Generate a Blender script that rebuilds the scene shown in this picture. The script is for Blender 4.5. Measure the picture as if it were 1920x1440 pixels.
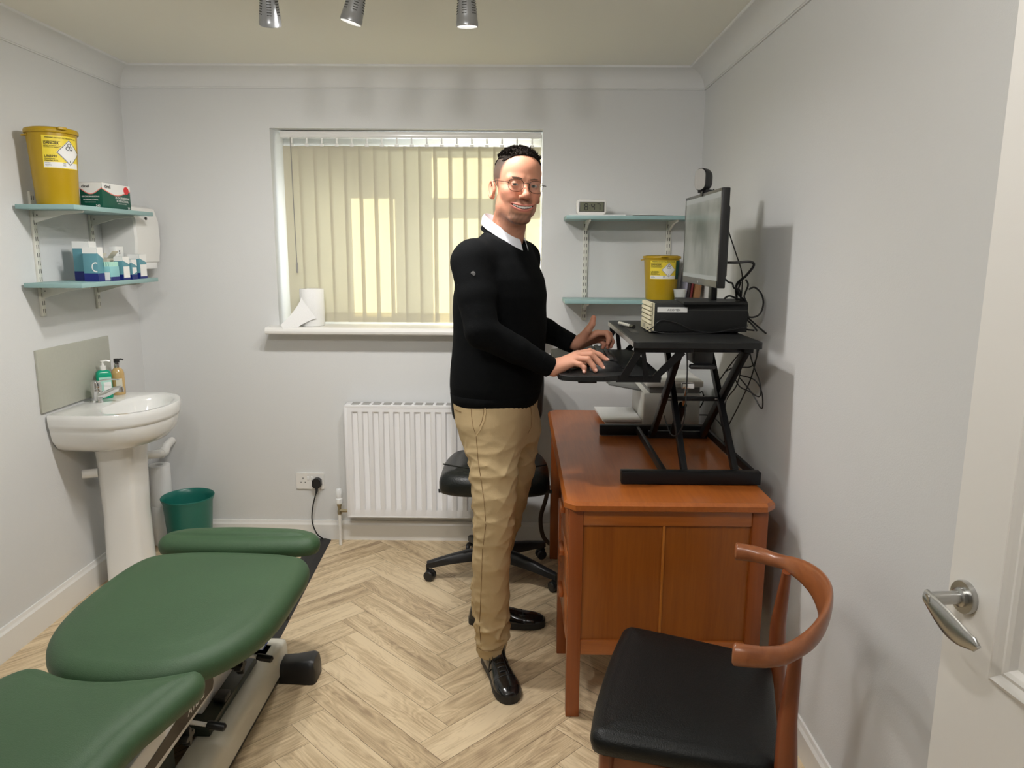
import bpy, bmesh, math, random
import numpy as np
from mathutils import Vector, Matrix, Euler
random.seed(7)
for _o in list(bpy.data.objects): bpy.data.objects.remove(_o)
SC = bpy.context.scene
COL = SC.collection
PI = math.pi

# ------------------------------------------------------------------ camera
F_PX = 1380.0
PITCH, YAW, ROLL, CAM_H = math.radians(10.35), math.radians(0.45), math.radians(0.35), 1.54
_fw = Vector((-math.sin(YAW)*math.cos(PITCH), math.cos(YAW)*math.cos(PITCH), -math.sin(PITCH)))
_rt = Vector((math.cos(YAW), math.sin(YAW), 0)); _up = _rt.cross(_fw)
_r2 = _rt*math.cos(ROLL)+_up*math.sin(ROLL); _u2 = _up*math.cos(ROLL)-_rt*math.sin(ROLL)
cam_data = bpy.data.cameras.new('camera'); cam = bpy.data.objects.new('camera', cam_data); COL.objects.link(cam)
cam_data.sensor_width = 36; cam_data.lens = 36*F_PX/1920; cam_data.clip_start = .05
cam.matrix_world = Matrix(((_r2.x,_u2.x,-_fw.x,0),(_r2.y,_u2.y,-_fw.y,0),(_r2.z,_u2.z,-_fw.z,CAM_H),(0,0,0,1)))
SC.camera = cam
# ------------------------------------------------------------------ world, sun, exposure
world = bpy.data.worlds.new('world'); SC.world = world; world.use_nodes = True
_bg = world.node_tree.nodes['Background']; _bg.inputs[0].default_value = (.80,.90,1,1); _bg.inputs[1].default_value = 2.1
sun_d = bpy.data.lights.new('sun','SUN'); sun = bpy.data.objects.new('sun', sun_d); COL.objects.link(sun)
sun_d.energy = 15; sun_d.angle = math.radians(.6); sun_d.color = (1,.93,.74)
sun.rotation_euler = Vector((1.38,-1.0,-.40)).to_track_quat('-Z','Y').to_euler()
SC.view_settings.view_transform = 'Standard'; SC.view_settings.look = 'None'
SC.view_settings.exposure = 0.80; SC.view_settings.gamma = 1; SC.view_settings.use_curve_mapping = False
LAMP_W = 21.0

# ------------------------------------------------------------------ materials
def sr(r,g,b):
    f = lambda c: (c/255/12.92) if c/255 <= .04045 else ((c/255+.055)/1.055)**2.4
    return (f(r),f(g),f(b),1)
def mat(name, col, rough=.5, metal=0, bump=0, bscale=200, var=0, vscale=8, coat=0, spec=.5, **kw):
    m = bpy.data.materials.new(name); m.use_nodes = True; nt = m.node_tree; b = nt.nodes['Principled BSDF']
    b.inputs['Base Color'].default_value = col; b.inputs['Roughness'].default_value = rough; b.inputs['Metallic'].default_value = metal
    b.inputs['Specular IOR Level'].default_value = spec
    if coat: b.inputs['Coat Weight'].default_value = coat; b.inputs['Coat Roughness'].default_value = .08
    tc = nt.nodes.new('ShaderNodeTexCoord')
    if var:
        n = nt.nodes.new('ShaderNodeTexNoise'); n.inputs['Scale'].default_value = vscale; n.inputs['Detail'].default_value = 4
        nt.links.new(tc.outputs['Object'], n.inputs['Vector'])
        mx = nt.nodes.new('ShaderNodeMix'); mx.data_type = 'RGBA'
        mx.inputs[6].default_value = tuple(c*(1-var) for c in col[:3])+(1,); mx.inputs[7].default_value = tuple(min(1,c*(1+var)) for c in col[:3])+(1,)
        nt.links.new(n.outputs['Fac'], mx.inputs[0]); nt.links.new(mx.outputs[2], b.inputs['Base Color'])
    if bump:
        n = nt.nodes.new('ShaderNodeTexNoise'); n.inputs['Scale'].default_value = bscale; n.inputs['Detail'].default_value = 3
        nt.links.new(tc.outputs['Object'], n.inputs['Vector'])
        bp = nt.nodes.new('ShaderNodeBump'); bp.inputs['Strength'].default_value = bump; bp.inputs['Distance'].default_value = .002
        nt.links.new(n.outputs['Fac'], bp.inputs['Height']); nt.links.new(bp.outputs['Normal'], b.inputs['Normal'])
    for k,v in kw.items():
        b.inputs[k.replace('_',' ')].default_value = v
    return m
def attr_mat(name, attr, rough=.5, bump=0, bscale=200, sss=0, var=0, vscale=40):
    m = mat(name, (1,1,1,1), rough, bump=bump, bscale=bscale); nt = m.node_tree; b = nt.nodes['Principled BSDF']
    a = nt.nodes.new('ShaderNodeAttribute'); a.attribute_name = attr
    nt.links.new(a.outputs['Color'], b.inputs['Base Color'])
    if sss:
        b.inputs['Subsurface Weight'].default_value = sss; b.inputs['Subsurface Radius'].default_value = (.012,.005,.003)
        b.inputs['Subsurface Scale'].default_value = 1
    return m
def wood(name, c1, c2, rough=.35, axis=2, scale=6, coat=0, use_attr=False):
    """grain stretched along one object axis"""
    m = bpy.data.materials.new(name); m.use_nodes = True; nt = m.node_tree; b = nt.nodes['Principled BSDF']; L = nt.links.new
    b.inputs['Roughness'].default_value = rough
    if coat: b.inputs['Coat Weight'].default_value = coat; b.inputs['Coat Roughness'].default_value = .15
    tc = nt.nodes.new('ShaderNodeTexCoord'); mp = nt.nodes.new('ShaderNodeMapping')
    s = [scale*9]*3; s[axis] = scale*.5; mp.inputs['Scale'].default_value = s
    L(tc.outputs['Object'], mp.inputs['Vector'])
    n = nt.nodes.new('ShaderNodeTexNoise'); n.inputs['Scale'].default_value = 1; n.inputs['Detail'].default_value = 6; n.inputs['Roughness'].default_value = .6
    n.inputs['Distortion'].default_value = .6
    L(mp.outputs['Vector'], n.inputs['Vector'])
    n2 = nt.nodes.new('ShaderNodeTexNoise'); n2.inputs['Scale'].default_value = .15; n2.inputs['Detail'].default_value = 2
    L(mp.outputs['Vector'], n2.inputs['Vector'])
    ad = nt.nodes.new('ShaderNodeMath'); ad.operation = 'MULTIPLY_ADD'; ad.inputs[1].default_value = .6; L(n.outputs['Fac'], ad.inputs[0])
    m2 = nt.nodes.new('ShaderNodeMath'); m2.operation = 'MULTIPLY'; m2.inputs[1].default_value = .4; L(n2.outputs['Fac'], m2.inputs[0]); L(m2.outputs[0], ad.inputs[2])
    r = nt.nodes.new('ShaderNodeValToRGB'); r.color_ramp.elements[0].position = .30; r.color_ramp.elements[1].position = .70
    r.color_ramp.elements[0].color = c2; r.color_ramp.elements[1].color = c1
    L(ad.outputs[0], r.inputs[0]); L(r.outputs[0], b.inputs['Base Color'])
    bp = nt.nodes.new('ShaderNodeBump'); bp.inputs['Strength'].default_value = .0
    return m
def floor_mat():
    m = bpy.data.materials.new('oak_herringbone'); m.use_nodes = True; nt = m.node_tree; b = nt.nodes['Principled BSDF']; L = nt.links.new
    b.inputs['Roughness'].default_value = .42; b.inputs['Specular IOR Level'].default_value = .35
    uv = nt.nodes.new('ShaderNodeUVMap'); uv.uv_map = 'plank'
    at = nt.nodes.new('ShaderNodeAttribute'); at.attribute_name = 'plank_tone'
    sep = nt.nodes.new('ShaderNodeSeparateColor'); L(at.outputs['Color'], sep.inputs[0])
    # offset the pattern per plank
    cmb = nt.nodes.new('ShaderNodeCombineXYZ')
    for i in range(3):
        mm = nt.nodes.new('ShaderNodeMath'); mm.operation = 'MULTIPLY'; mm.inputs[1].default_value = 37+11*i; L(sep.outputs[i], mm.inputs[0]); L(mm.outputs[0], cmb.inputs[i])
    def coords(sx, sy):
        mp = nt.nodes.new('ShaderNodeMapping'); mp.inputs['Scale'].default_value = (sx, sy, 1); L(uv.outputs[0], mp.inputs['Vector'])
        va = nt.nodes.new('ShaderNodeVectorMath'); va.operation = 'ADD'; L(mp.outputs[0], va.inputs[0]); L(cmb.outputs[0], va.inputs[1]); return va.outputs[0]
    # cathedral grain: distorted bands
    w = nt.nodes.new('ShaderNodeTexNoise'); w.inputs['Scale'].default_value = 1; w.inputs['Detail'].default_value = 1.5; w.inputs['Distortion'].default_value = .5; L(coords(3.2, 15), w.inputs['Vector'])
    band = nt.nodes.new('ShaderNodeMath'); band.operation = 'MULTIPLY'; band.inputs[1].default_value = 11; L(w.outputs['Fac'], band.inputs[0])
    fr = nt.nodes.new('ShaderNodeMath'); fr.operation = 'PINGPONG'; fr.inputs[1].default_value = .5; L(band.outputs[0], fr.inputs[0])
    fine = nt.nodes.new('ShaderNodeTexNoise'); fine.inputs['Scale'].default_value = 1; fine.inputs['Detail'].default_value = 5; fine.inputs['Roughness'].default_value = .65; L(coords(7, 190), fine.inputs['Vector'])
    brd = nt.nodes.new('ShaderNodeTexNoise'); brd.inputs['Scale'].default_value = 1; brd.inputs['Detail'].default_value = 2; L(coords(2.5, 26), brd.inputs['Vector'])
    def mad(a, k, c=None, kv=0.0):
        x = nt.nodes.new('ShaderNodeMath'); x.operation = 'MULTIPLY_ADD'; L(a, x.inputs[0]); x.inputs[1].default_value = k
        if c is not None: L(c, x.inputs[2])
        else: x.inputs[2].default_value = kv
        return x.outputs[0]
    v = mad(fr.outputs[0], .30, None, .0); v = mad(fine.outputs['Fac'], .62, v); v = mad(brd.outputs['Fac'], .75, v); v = mad(sep.outputs[0], .20, v)
    r = nt.nodes.new('ShaderNodeValToRGB'); cr = r.color_ramp
    cr.elements[0].position = .60; cr.elements[0].color = sr(170,147,118); cr.elements[1].position = 1.12 if False else 1.0; cr.elements[1].color = sr(228,207,172)
    e = cr.elements.new(.78); e.color = sr(202,179,144)
    L(v, r.inputs[0]); L(r.outputs[0], b.inputs['Base Color'])
    bp = nt.nodes.new('ShaderNodeBump'); bp.inputs['Strength'].default_value = .12; bp.inputs['Distance'].default_value = .001; L(fine.outputs['Fac'], bp.inputs['Height']); L(bp.outputs[0], b.inputs['Normal'])
    return m
M = {}
M['wall'] = mat('wall_paint', (.702,.708,.704,1), .75, bump=.25, bscale=260, spec=.2)
M['ceiling'] = mat('ceiling_paint', (.84,.83,.76,1), .9, spec=.1)
M['coving'] = mat('coving_paint', (.74,.745,.735,1), .6, spec=.2)
M['gloss'] = mat('white_gloss_paint', (.82,.81,.78,1), .22)
M['door'] = mat('door_gloss_paint', (.82,.80,.765,1), .28, bump=.3, bscale=18)
M['upvc'] = mat('white_upvc', (.85,.87,.88,1), .3)
M['floor'] = floor_mat()
M['ceramic'] = mat('white_ceramic', (.84,.84,.82,1), .08, coat=.5)
M['chrome'] = mat('chrome', (.75,.75,.76,1), .08, 1)
M['brushed'] = mat('satin_nickel', (.50,.50,.49,1), .28, 1)
M['steel'] = mat('dull_steel', (.45,.44,.42,1), .4, 1)
M['white_metal'] = mat('white_enamel', (.80,.80,.78,1), .3)
M['cream_metal'] = mat('cream_enamel', (.66,.64,.55,1), .35)
M['rad'] = mat('radiator_enamel', (.86,.86,.87,1), .28)
M['shelf'] = mat('duck_egg_paint', sr(146,178,177), .45)
M['shelfedge'] = M['shelf']
M['rail'] = mat('cream_slotted_steel', (.74,.73,.66,1), .35)
M['slot'] = mat('slot_dark', (.06,.06,.055,1), .8)
M['yellow'] = mat('yellow_plastic', sr(182,148,14), .36)
M['yellow_lbl'] = mat('yellow_label', sr(238,214,60), .45)
M['white_paper'] = mat('white_paper', (.85,.85,.83,1), .7)
M['tissue'] = mat('tissue_paper', (.86,.86,.85,1), .95, bump=.4, bscale=400)
M['ink'] = mat('black_ink', (.015,.015,.015,1), .6)
M['green_box'] = mat('dark_green_card', sr(6,82,66), .5)
M['pink_line'] = mat('pink_ink', sr(235,140,130), .5)
M['red'] = mat('red_ink', sr(214,45,48), .5)
M['teal_box'] = mat('teal_card', sr(96,150,163), .5)
M['pale_teal'] = mat('pale_teal_card', sr(140,196,200), .5)
M['navy_box'] = mat('navy_card', sr(16,30,112), .45)
M['mint'] = mat('mint_plastic', sr(176,220,205), .3)
M['card'] = mat('plain_card', sr(214,208,190), .75)
M['pad'] = mat('green_vinyl', sr(58,88,58), .50, bump=.5, bscale=420, var=.16, vscale=5, coat=.0)
M['bin'] = mat('teal_plastic', sr(34,112,100), .3)
M['black'] = mat('black_plastic', (.012,.012,.013,1), .42)
M['black_metal'] = mat('black_powder_coat', (.006,.006,.007,1), .4, spec=.3)
M['rubber'] = mat('black_rubber', (.018,.018,.018,1), .6)
M['black_top'] = mat('black_laminate', (.010,.0105,.0105,1), .5, bump=.3, bscale=500, spec=.35)
M['edge_grey'] = mat('grey_edge', (.30,.29,.27,1), .4)
M['dark_green_metal'] = mat('dark_green_panel', (.010,.018,.012,1), .35)
M['brown_panel'] = mat('dark_brown_panel', (.030,.020,.014,1), .45)
M['leather'] = mat('black_leather', (.006,.008,.007,1), .36, bump=.5, bscale=160, spec=.4)
M['vinyl_black'] = mat('black_vinyl', (.004,.005,.005,1), .42, bump=.5, bscale=300, spec=.35)
M['desk_v'] = wood('desk_veneer_upright', sr(160,90,26), sr(132,68,14), .35, 2, 9, coat=.3)
M['desk_y'] = wood('desk_veneer_long', sr(178,100,40), sr(150,78,28), .34, 1, 9, coat=.25)
M['desk_x'] = wood('desk_veneer_cross', sr(186,106,40), sr(142,74,22), .3, 0, 5, coat=.5)
M['desk_frame'] = wood('desk_frame', sr(160,84,32), sr(126,60,18), .35, 2, 5, coat=.3)
M['chair_wood'] = wood('chair_walnut', sr(170,104,62), sr(128,72,40), .33, 1, 4, coat=.3)
M['chair_wood_v'] = wood('chair_walnut_upright', sr(150,80,42), sr(110,52,24), .33, 2, 4, coat=.3)
M['grey_lamp'] = mat('grey_lamp', (.36,.37,.38,1), .3, .6)
M['lcd'] = mat('lcd', sr(112,114,96), .25)
M['cream_bezel'] = mat('cream_plastic', sr(222,214,184), .4)
M['bezel'] = mat('grey_bezel', (.07,.07,.066,1), .35)
M['printer'] = mat('printer_plastic', (.74,.73,.68,1), .4)
M['printer_grey'] = mat('printer_grey', (.20,.20,.19,1), .4)
M['book_brown'] = mat('tan_book', sr(150,108,70), .6)
M['book_dark'] = mat('dark_book', sr(52,40,42), .6)
M['book_red'] = mat('red_book', sr(120,44,44), .6)
M['book_grey'] = mat('grey_book', sr(150,150,165), .6)
M['skin_hand'] = None
M['tan'] = mat('tan_strap', sr(70,52,38), .6)
M['tile'] = mat('grey_green_panel', sr(176,176,164), .35, var=.05, vscale=90)
M['label_blue'] = mat('label_blue', sr(60,80,170), .5)
M['green_soap'] = mat('green_soap_bottle', sr(6,160,124), .25)
M['amber_soap'] = mat('amber_soap', sr(196,164,108), .15, coat=.4)
M['cupp'] = mat('frosted_cup', (.8,.82,.8,1), .3, Alpha=.45)
M['brass'] = mat('brass', (.42,.36,.24,1), .35, 1)
def emis(name, col, s, rough=.2):
    m = mat(name, (.02,.02,.02,1), rough); b = m.node_tree.nodes['Principled BSDF']
    b.inputs['Emission Color'].default_value = col; b.inputs['Emission Strength'].default_value = s; return m
M['bulb'] = emis('lamp_glass', (1,.93,.82,1), 12)
# glass pane of the window: lets light through
g = bpy.data.materials.new('window_glass'); g.use_nodes = True; nt = g.node_tree; nt.nodes.clear()
o_ = nt.nodes.new('ShaderNodeOutputMaterial'); tr = nt.nodes.new('ShaderNodeBsdfTransparent'); gl = nt.nodes.new('ShaderNodeBsdfGlossy'); gl.inputs['Roughness'].default_value = .03
mx = nt.nodes.new('ShaderNodeMixShader'); mx.inputs[0].default_value = .06
nt.links.new(tr.outputs[0], mx.inputs[1]); nt.links.new(gl.outputs[0], mx.inputs[2]); nt.links.new(mx.outputs[0], o_.inputs[0]); M['glass'] = g
# spectacles lens
M['lens'] = g
# blind fabric: diffuse + translucent with a fine weave
g = bpy.data.materials.new('blind_fabric'); g.use_nodes = True; nt = g.node_tree; nt.nodes.clear()
o_ = nt.nodes.new('ShaderNodeOutputMaterial'); df = nt.nodes.new('ShaderNodeBsdfDiffuse'); tl = nt.nodes.new('ShaderNodeBsdfTranslucent'); mx = nt.nodes.new('ShaderNodeMixShader')
df.inputs[0].default_value = (.70,.67,.57,1); tl.inputs[0].default_value = (.80,.76,.60,1); mx.inputs[0].default_value = .42
tc = nt.nodes.new('ShaderNodeTexCoord'); nz = nt.nodes.new('ShaderNodeTexNoise'); nz.inputs['Scale'].default_value = 350
bp = nt.nodes.new('ShaderNodeBump'); bp.inputs['Strength'].default_value = .2; bp.inputs['Distance'].default_value = .001
nt.links.new(tc.outputs['Object'], nz.inputs['Vector']); nt.links.new(nz.outputs['Fac'], bp.inputs['Height']); nt.links.new(bp.outputs[0], df.inputs['Normal'])
nt.links.new(df.outputs[0], mx.inputs[1]); nt.links.new(tl.outputs[0], mx.inputs[2]); nt.links.new(mx.outputs[0], o_.inputs[0]); M['blind'] = g

# ------------------------------------------------------------------ geometry helpers
ORG = Vector((0,0,0))
class G:
    """collects geometry, then links it as one mesh object"""
    def __init__(s): s.v = []; s.f = []; s.sm = []
    def add(s, V, F, smooth=False):
        n = len(s.v); s.v += [tuple(p) for p in V]; s.f += [tuple(i+n for i in f) for f in F]; s.sm += [smooth]*len(F); return s
    def box(s, c, d, bev=0, rot=None, seg=2):
        bm = bmesh.new(); bmesh.ops.create_cube(bm, size=1)
        for v in bm.verts: v.co = Vector((v.co.x*d[0], v.co.y*d[1], v.co.z*d[2]))
        if bev: bmesh.ops.bevel(bm, geom=list(bm.edges), offset=bev, segments=seg, profile=.5, affect='EDGES')
        R = Euler(rot).to_matrix() if rot is not None and not isinstance(rot, Matrix) else (rot or Matrix.Identity(3))
        c = Vector(c); V = [R@v.co+c for v in bm.verts]; bm.verts.index_update(); F = [[v.index for v in f.verts] for f in bm.faces]; bm.free()
        return s.add(V, F, bool(bev))
    def bx(s, a, b, bev=0): # two corners
        return s.box([(a[i]+b[i])/2 for i in range(3)], [abs(b[i]-a[i]) for i in range(3)], bev)
    def tube(s, pts, r, n=10, caps=True, flat=None, up=None):
        pts = [Vector(p) for p in pts]; R = r if isinstance(r,(list,tuple)) else [r]*len(pts); V=[]; F=[]
        t0 = (pts[1]-pts[0]).normalized(); nrm = Vector(up) if up else (Vector((0,0,1)) if abs(t0.z)<.9 else Vector((1,0,0)))
        nrm = (nrm-t0*nrm.dot(t0)).normalized()
        for i,p in enumerate(pts):
            t = ((pts[min(i+1,len(pts)-1)]-pts[max(i-1,0)])).normalized()
            nrm = (nrm-t*nrm.dot(t)); nrm = nrm.normalized() if nrm.length>1e-6 else t.orthogonal().normalized()
            bn = t.cross(nrm)
            fl = (flat[i] if isinstance(flat,(list,tuple)) else flat) or 1
            for k in range(n):
                a = 2*PI*k/n; V.append(p+nrm*math.cos(a)*R[i]+bn*math.sin(a)*R[i]*fl)
        for i in range(len(pts)-1):
            for k in range(n): F.append((i*n+k, i*n+(k+1)%n, (i+1)*n+(k+1)%n, (i+1)*n+k))
        if caps: F += [tuple(range(n-1,-1,-1)), tuple((len(pts)-1)*n+k for k in range(n))]
        return s.add(V, F, True)
    def cyl(s, p0, p1, r0, r1=None, n=20): return s.tube([p0,p1],[r0, r0 if r1 is None else r1], n)
    def lathe(s, prof, c=(0,0,0), axis=(0,0,1), n=32, sx=1, sy=1, closed=False):
        """prof: list of (r, h)"""
        ax = Vector(axis).normalized(); q = ax.to_track_quat('Z','Y').to_matrix(); c = Vector(c); V=[]; F=[]
        for r,h in prof:
            for k in range(n): a=2*PI*k/n; V.append(c+q@Vector((r*math.cos(a)*sx, r*math.sin(a)*sy, h)))
        m = len(prof)
        for i in range(m-1):
            for k in range(n): F.append((i*n+k, i*n+(k+1)%n, (i+1)*n+(k+1)%n, (i+1)*n+k))
        if not closed: F += [tuple(range(n-1,-1,-1)), tuple((m-1)*n+k for k in range(n))]
        return s.add(V, F, True)
    def prism(s, poly, o, ux, uy, t, bev=0):
        """polygon in plane (o,ux,uy) extruded by vector t"""
        o=Vector(o); ux=Vector(ux); uy=Vector(uy); t=Vector(t)
        A=[o+ux*p[0]+uy*p[1] for p in poly]; B=[p+t for p in A]; n=len(A)
        F=[tuple(range(n)), tuple(range(2*n-1,n-1,-1))]+[(k,n+k,n+(k+1)%n,(k+1)%n) for k in range(n)]
        return s.add(A+B, F, False)
    def loft(s, rings, caps=True, smooth=True, closed_u=True):
        n=len(rings[0]); V=[p for r in rings for p in r]; F=[]
        for i in range(len(rings)-1):
            for k in range(n if closed_u else n-1): F.append((i*n+k, i*n+(k+1)%n, (i+1)*n+(k+1)%n, (i+1)*n+k))
        if caps: F += [tuple(range(n-1,-1,-1)), tuple((len(rings)-1)*n+k for k in range(n))]
        return s.add(V, F, smooth)
    def sheet(s, pts, t=.0006): # 4-corner thin sheet with thickness
        a,b,c,d=[Vector(p) for p in pts]; nn=(b-a).cross(d-a).normalized()*t
        V=[a,b,c,d,a+nn,b+nn,c+nn,d+nn]; return s.add(V,[(3,2,1,0),(4,5,6,7),(0,1,5,4),(1,2,6,5),(2,3,7,6),(3,0,4,7)])
    def build(s, name, m, parent=None, angle=35, org=None):
        o0 = ORG if org is None else Vector(org)
        me = bpy.data.meshes.new(name); me.from_pydata([tuple(Vector(p)-o0) for p in s.v], [], s.f)
        me.polygons.foreach_set('use_smooth', s.sm); me.update()
        bm = bmesh.new(); bm.from_mesh(me); bmesh.ops.recalc_face_normals(bm, faces=bm.faces); bm.to_mesh(me); bm.free()
        if any(s.sm): me.set_sharp_from_angle(angle=math.radians(angle))
        if isinstance(m,str): m = M[m]
        me.materials.append(m)
        ob = bpy.data.objects.new(name, me); COL.objects.link(ob)
        if parent: ob.parent = parent
        else: ob.location = o0
        return ob
def tag(o, label=None, cat=None, group=None, kind=None):
    if label: o['label']=label
    if cat: o['category']=cat
    if group: o['group']=group
    if kind: o['kind']=kind
    return o
def thing(name, label, cat, loc=(0,0,0), group=None, rot=0, local=False):
    """Empty at the base. local=False: parts are given in world coordinates; local=True: in the thing's own frame"""
    global ORG
    o = bpy.data.objects.new(name, None); COL.objects.link(o); o.empty_display_size=.05; o.location=loc; o.rotation_euler=(0,0,rot)
    tag(o,label,cat,group); ORG = Vector((0,0,0)) if local else Vector(loc); return o
def at(loc):
    global ORG; ORG = Vector(loc)
def copy_tree(o, parent=None):
    c=o.copy(); COL.objects.link(c)
    if parent: c.parent=parent
    for ch in list(o.children): copy_tree(ch,c)
    return c
def rrect(w,h,r,n=6):
    P=[]
    for cx,cy,a0 in ((w/2-r,h/2-r,0),(-w/2+r,h/2-r,90),(-w/2+r,-h/2+r,180),(w/2-r,-h/2+r,270)):
        for k in range(n+1): a=math.radians(a0+90*k/n); P.append((cx+r*math.cos(a),cy+r*math.sin(a)))
    return P
def text(body, fn, width=None, size=1.0, bold=False, shear=0):
    """mesh of a line of text; fn maps (u,v) in metres to a point; returns a G"""
    cu = bpy.data.curves.new('txt','FONT'); cu.body = body; cu.size = size; cu.shear = shear; cu.resolution_u = 3
    if bold: cu.offset = size*.018
    ob = bpy.data.objects.new('txt', cu); COL.objects.link(ob); bpy.context.view_layer.update()
    dg = bpy.context.evaluated_depsgraph_get(); me = ob.evaluated_get(dg).to_mesh()
    V=[v.co.copy() for v in me.vertices]; Fc=[tuple(p.vertices) for p in me.polygons]
    ob.evaluated_get(dg).to_mesh_clear(); bpy.data.objects.remove(ob); bpy.data.curves.remove(cu)
    k = 1.0
    if width and V:
        xs=[v.x for v in V]; k = width/(max(xs)-min(xs)+1e-9)
    g = G(); g.add([fn(v.x*k if width else v.x, v.y*(k if width else 1)) for v in V], Fc); return g
def plane_fn(o, ux, uy):
    o=Vector(o); ux=Vector(ux).normalized(); uy=Vector(uy).normalized(); return lambda u,v: o+ux*u+uy*v
def smooth_closed(P, n=96):
    """closed Catmull-Rom through 2-D points, resampled"""
    P=[Vector((p[0],p[1])) for p in P]; m=len(P); out=[]
    for i in range(m):
        a,b,c,d=P[i-1],P[i],P[(i+1)%m],P[(i+2)%m]
        for k in range(12):
            t=k/12; out.append(.5*((2*b)+(c-a)*t+(2*a-5*b+4*c-d)*t*t+(3*b-a-3*c+d)*t**3))
    L=[0]
    for i in range(len(out)): L.append(L[-1]+(out[(i+1)%len(out)]-out[i]).length)
    res=[]; j=0
    for k in range(n):
        s=L[-1]*k/n
        while L[j+1]<s: j+=1
        t=(s-L[j])/(L[j+1]-L[j]+1e-12); res.append(out[j].lerp(out[(j+1)%len(out)],t))
    return res
def curve3(P, n=8):
    P=[Vector(p) for p in P]; out=[]; m=len(P)
    for i in range(m-1):
        a,b,c,d=P[max(i-1,0)],P[i],P[i+1],P[min(i+2,m-1)]
        for k in range(n):
            t=k/n; out.append(.5*((2*b)+(c-a)*t+(2*a-5*b+4*c-d)*t*t+(3*b-a-3*c+d)*t**3))
    out.append(P[-1]); return out
def pad(outline, ztop, thick, rad, crown=.012, n=120, tilt=None, zfn=None):
    """upholstered pad: rounded edges and a softly crowned top"""
    P = smooth_closed(outline, n); m=len(P)
    area = sum(P[i].x*P[(i+1)%m].y-P[(i+1)%m].x*P[i].y for i in range(m))
    if area<0: P=P[::-1]
    N=[]
    for i in range(m):
        t=(P[(i+1)%m]-P[i-1]).normalized(); N.append(Vector((t.y,-t.x)))
    for _ in range(max(2,n//24)): N=[(N[i-1]+N[i]*2+N[(i+1)%m])/4 for i in range(m)]
    rings=[]; C_=sum(P,Vector((0,0)))/m
    def ring(inset, z, s=0):
        R_=[]
        for i in range(m):
            R_.append(P[i]-N[i]*inset)
        for _ in range(int(260*s*(n/150)**2)): R_=[(R_[i-1]+R_[i]*2+R_[(i+1)%m])/4 for i in range(m)]
        R_=[q.lerp(C_,s) for q in R_]
        rings.append([Vector((q.x,q.y,z+(zfn(q.x,q.y) if zfn else 0))) for q in R_])
    rb=.015
    ring(rb*1.5, ztop-thick); ring(rb*.3, ztop-thick+rb*.5); ring(0, ztop-thick+rb*1.6)
    for k in range(0,10):
        a=k/9*PI/2; ring(rad*1.3*(1-math.cos(a)), ztop-crown-rad+rad*math.sin(a))
    for s_,dz in ((.06,.30),(.16,.55),(.32,.78),(.55,.93),(.80,1.0),(.97,1.0)):
        ring(rad*1.3, ztop-crown+dz*crown, s_)
    return rings
# ================================================================== ROOM SHELL
XL, XR, YB, YF, ZC = -1.94, .895, 3.75, -.60, 2.39
WX0, WX1, WZ0, WZ1 = -1.222, .115, 1.15, 2.118     # window opening
at((0,0,0))
def struct(o): o['kind']='structure'; return o
g = G(); g.bx((XL-.1,YB,0),(WX0,4.10,ZC+.1)); g.bx((WX1,YB,0),(XR+.1,4.10,ZC+.1)); g.bx((WX0,YB,0),(WX1,4.10,WZ0-.03)); g.bx((WX0,YB,WZ1),(WX1,4.10,ZC+.1))
struct(g.build('wall_back','wall'))
struct(G().bx((XL-.1,YF-.1,0),(XL,YB,ZC+.1)).build('wall_left','wall'))
struct(G().bx((XR,YF-.1,0),(XR+.1,YB,ZC+.1)).build('wall_right','wall'))
struct(G().bx((XL,YF-.1,0),(XR,YF,ZC+.1)).build('wall_front','wall'))
struct(G().bx((XL,YF,ZC),(XR,YB,ZC+.1)).build('ceiling','ceiling'))

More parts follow.
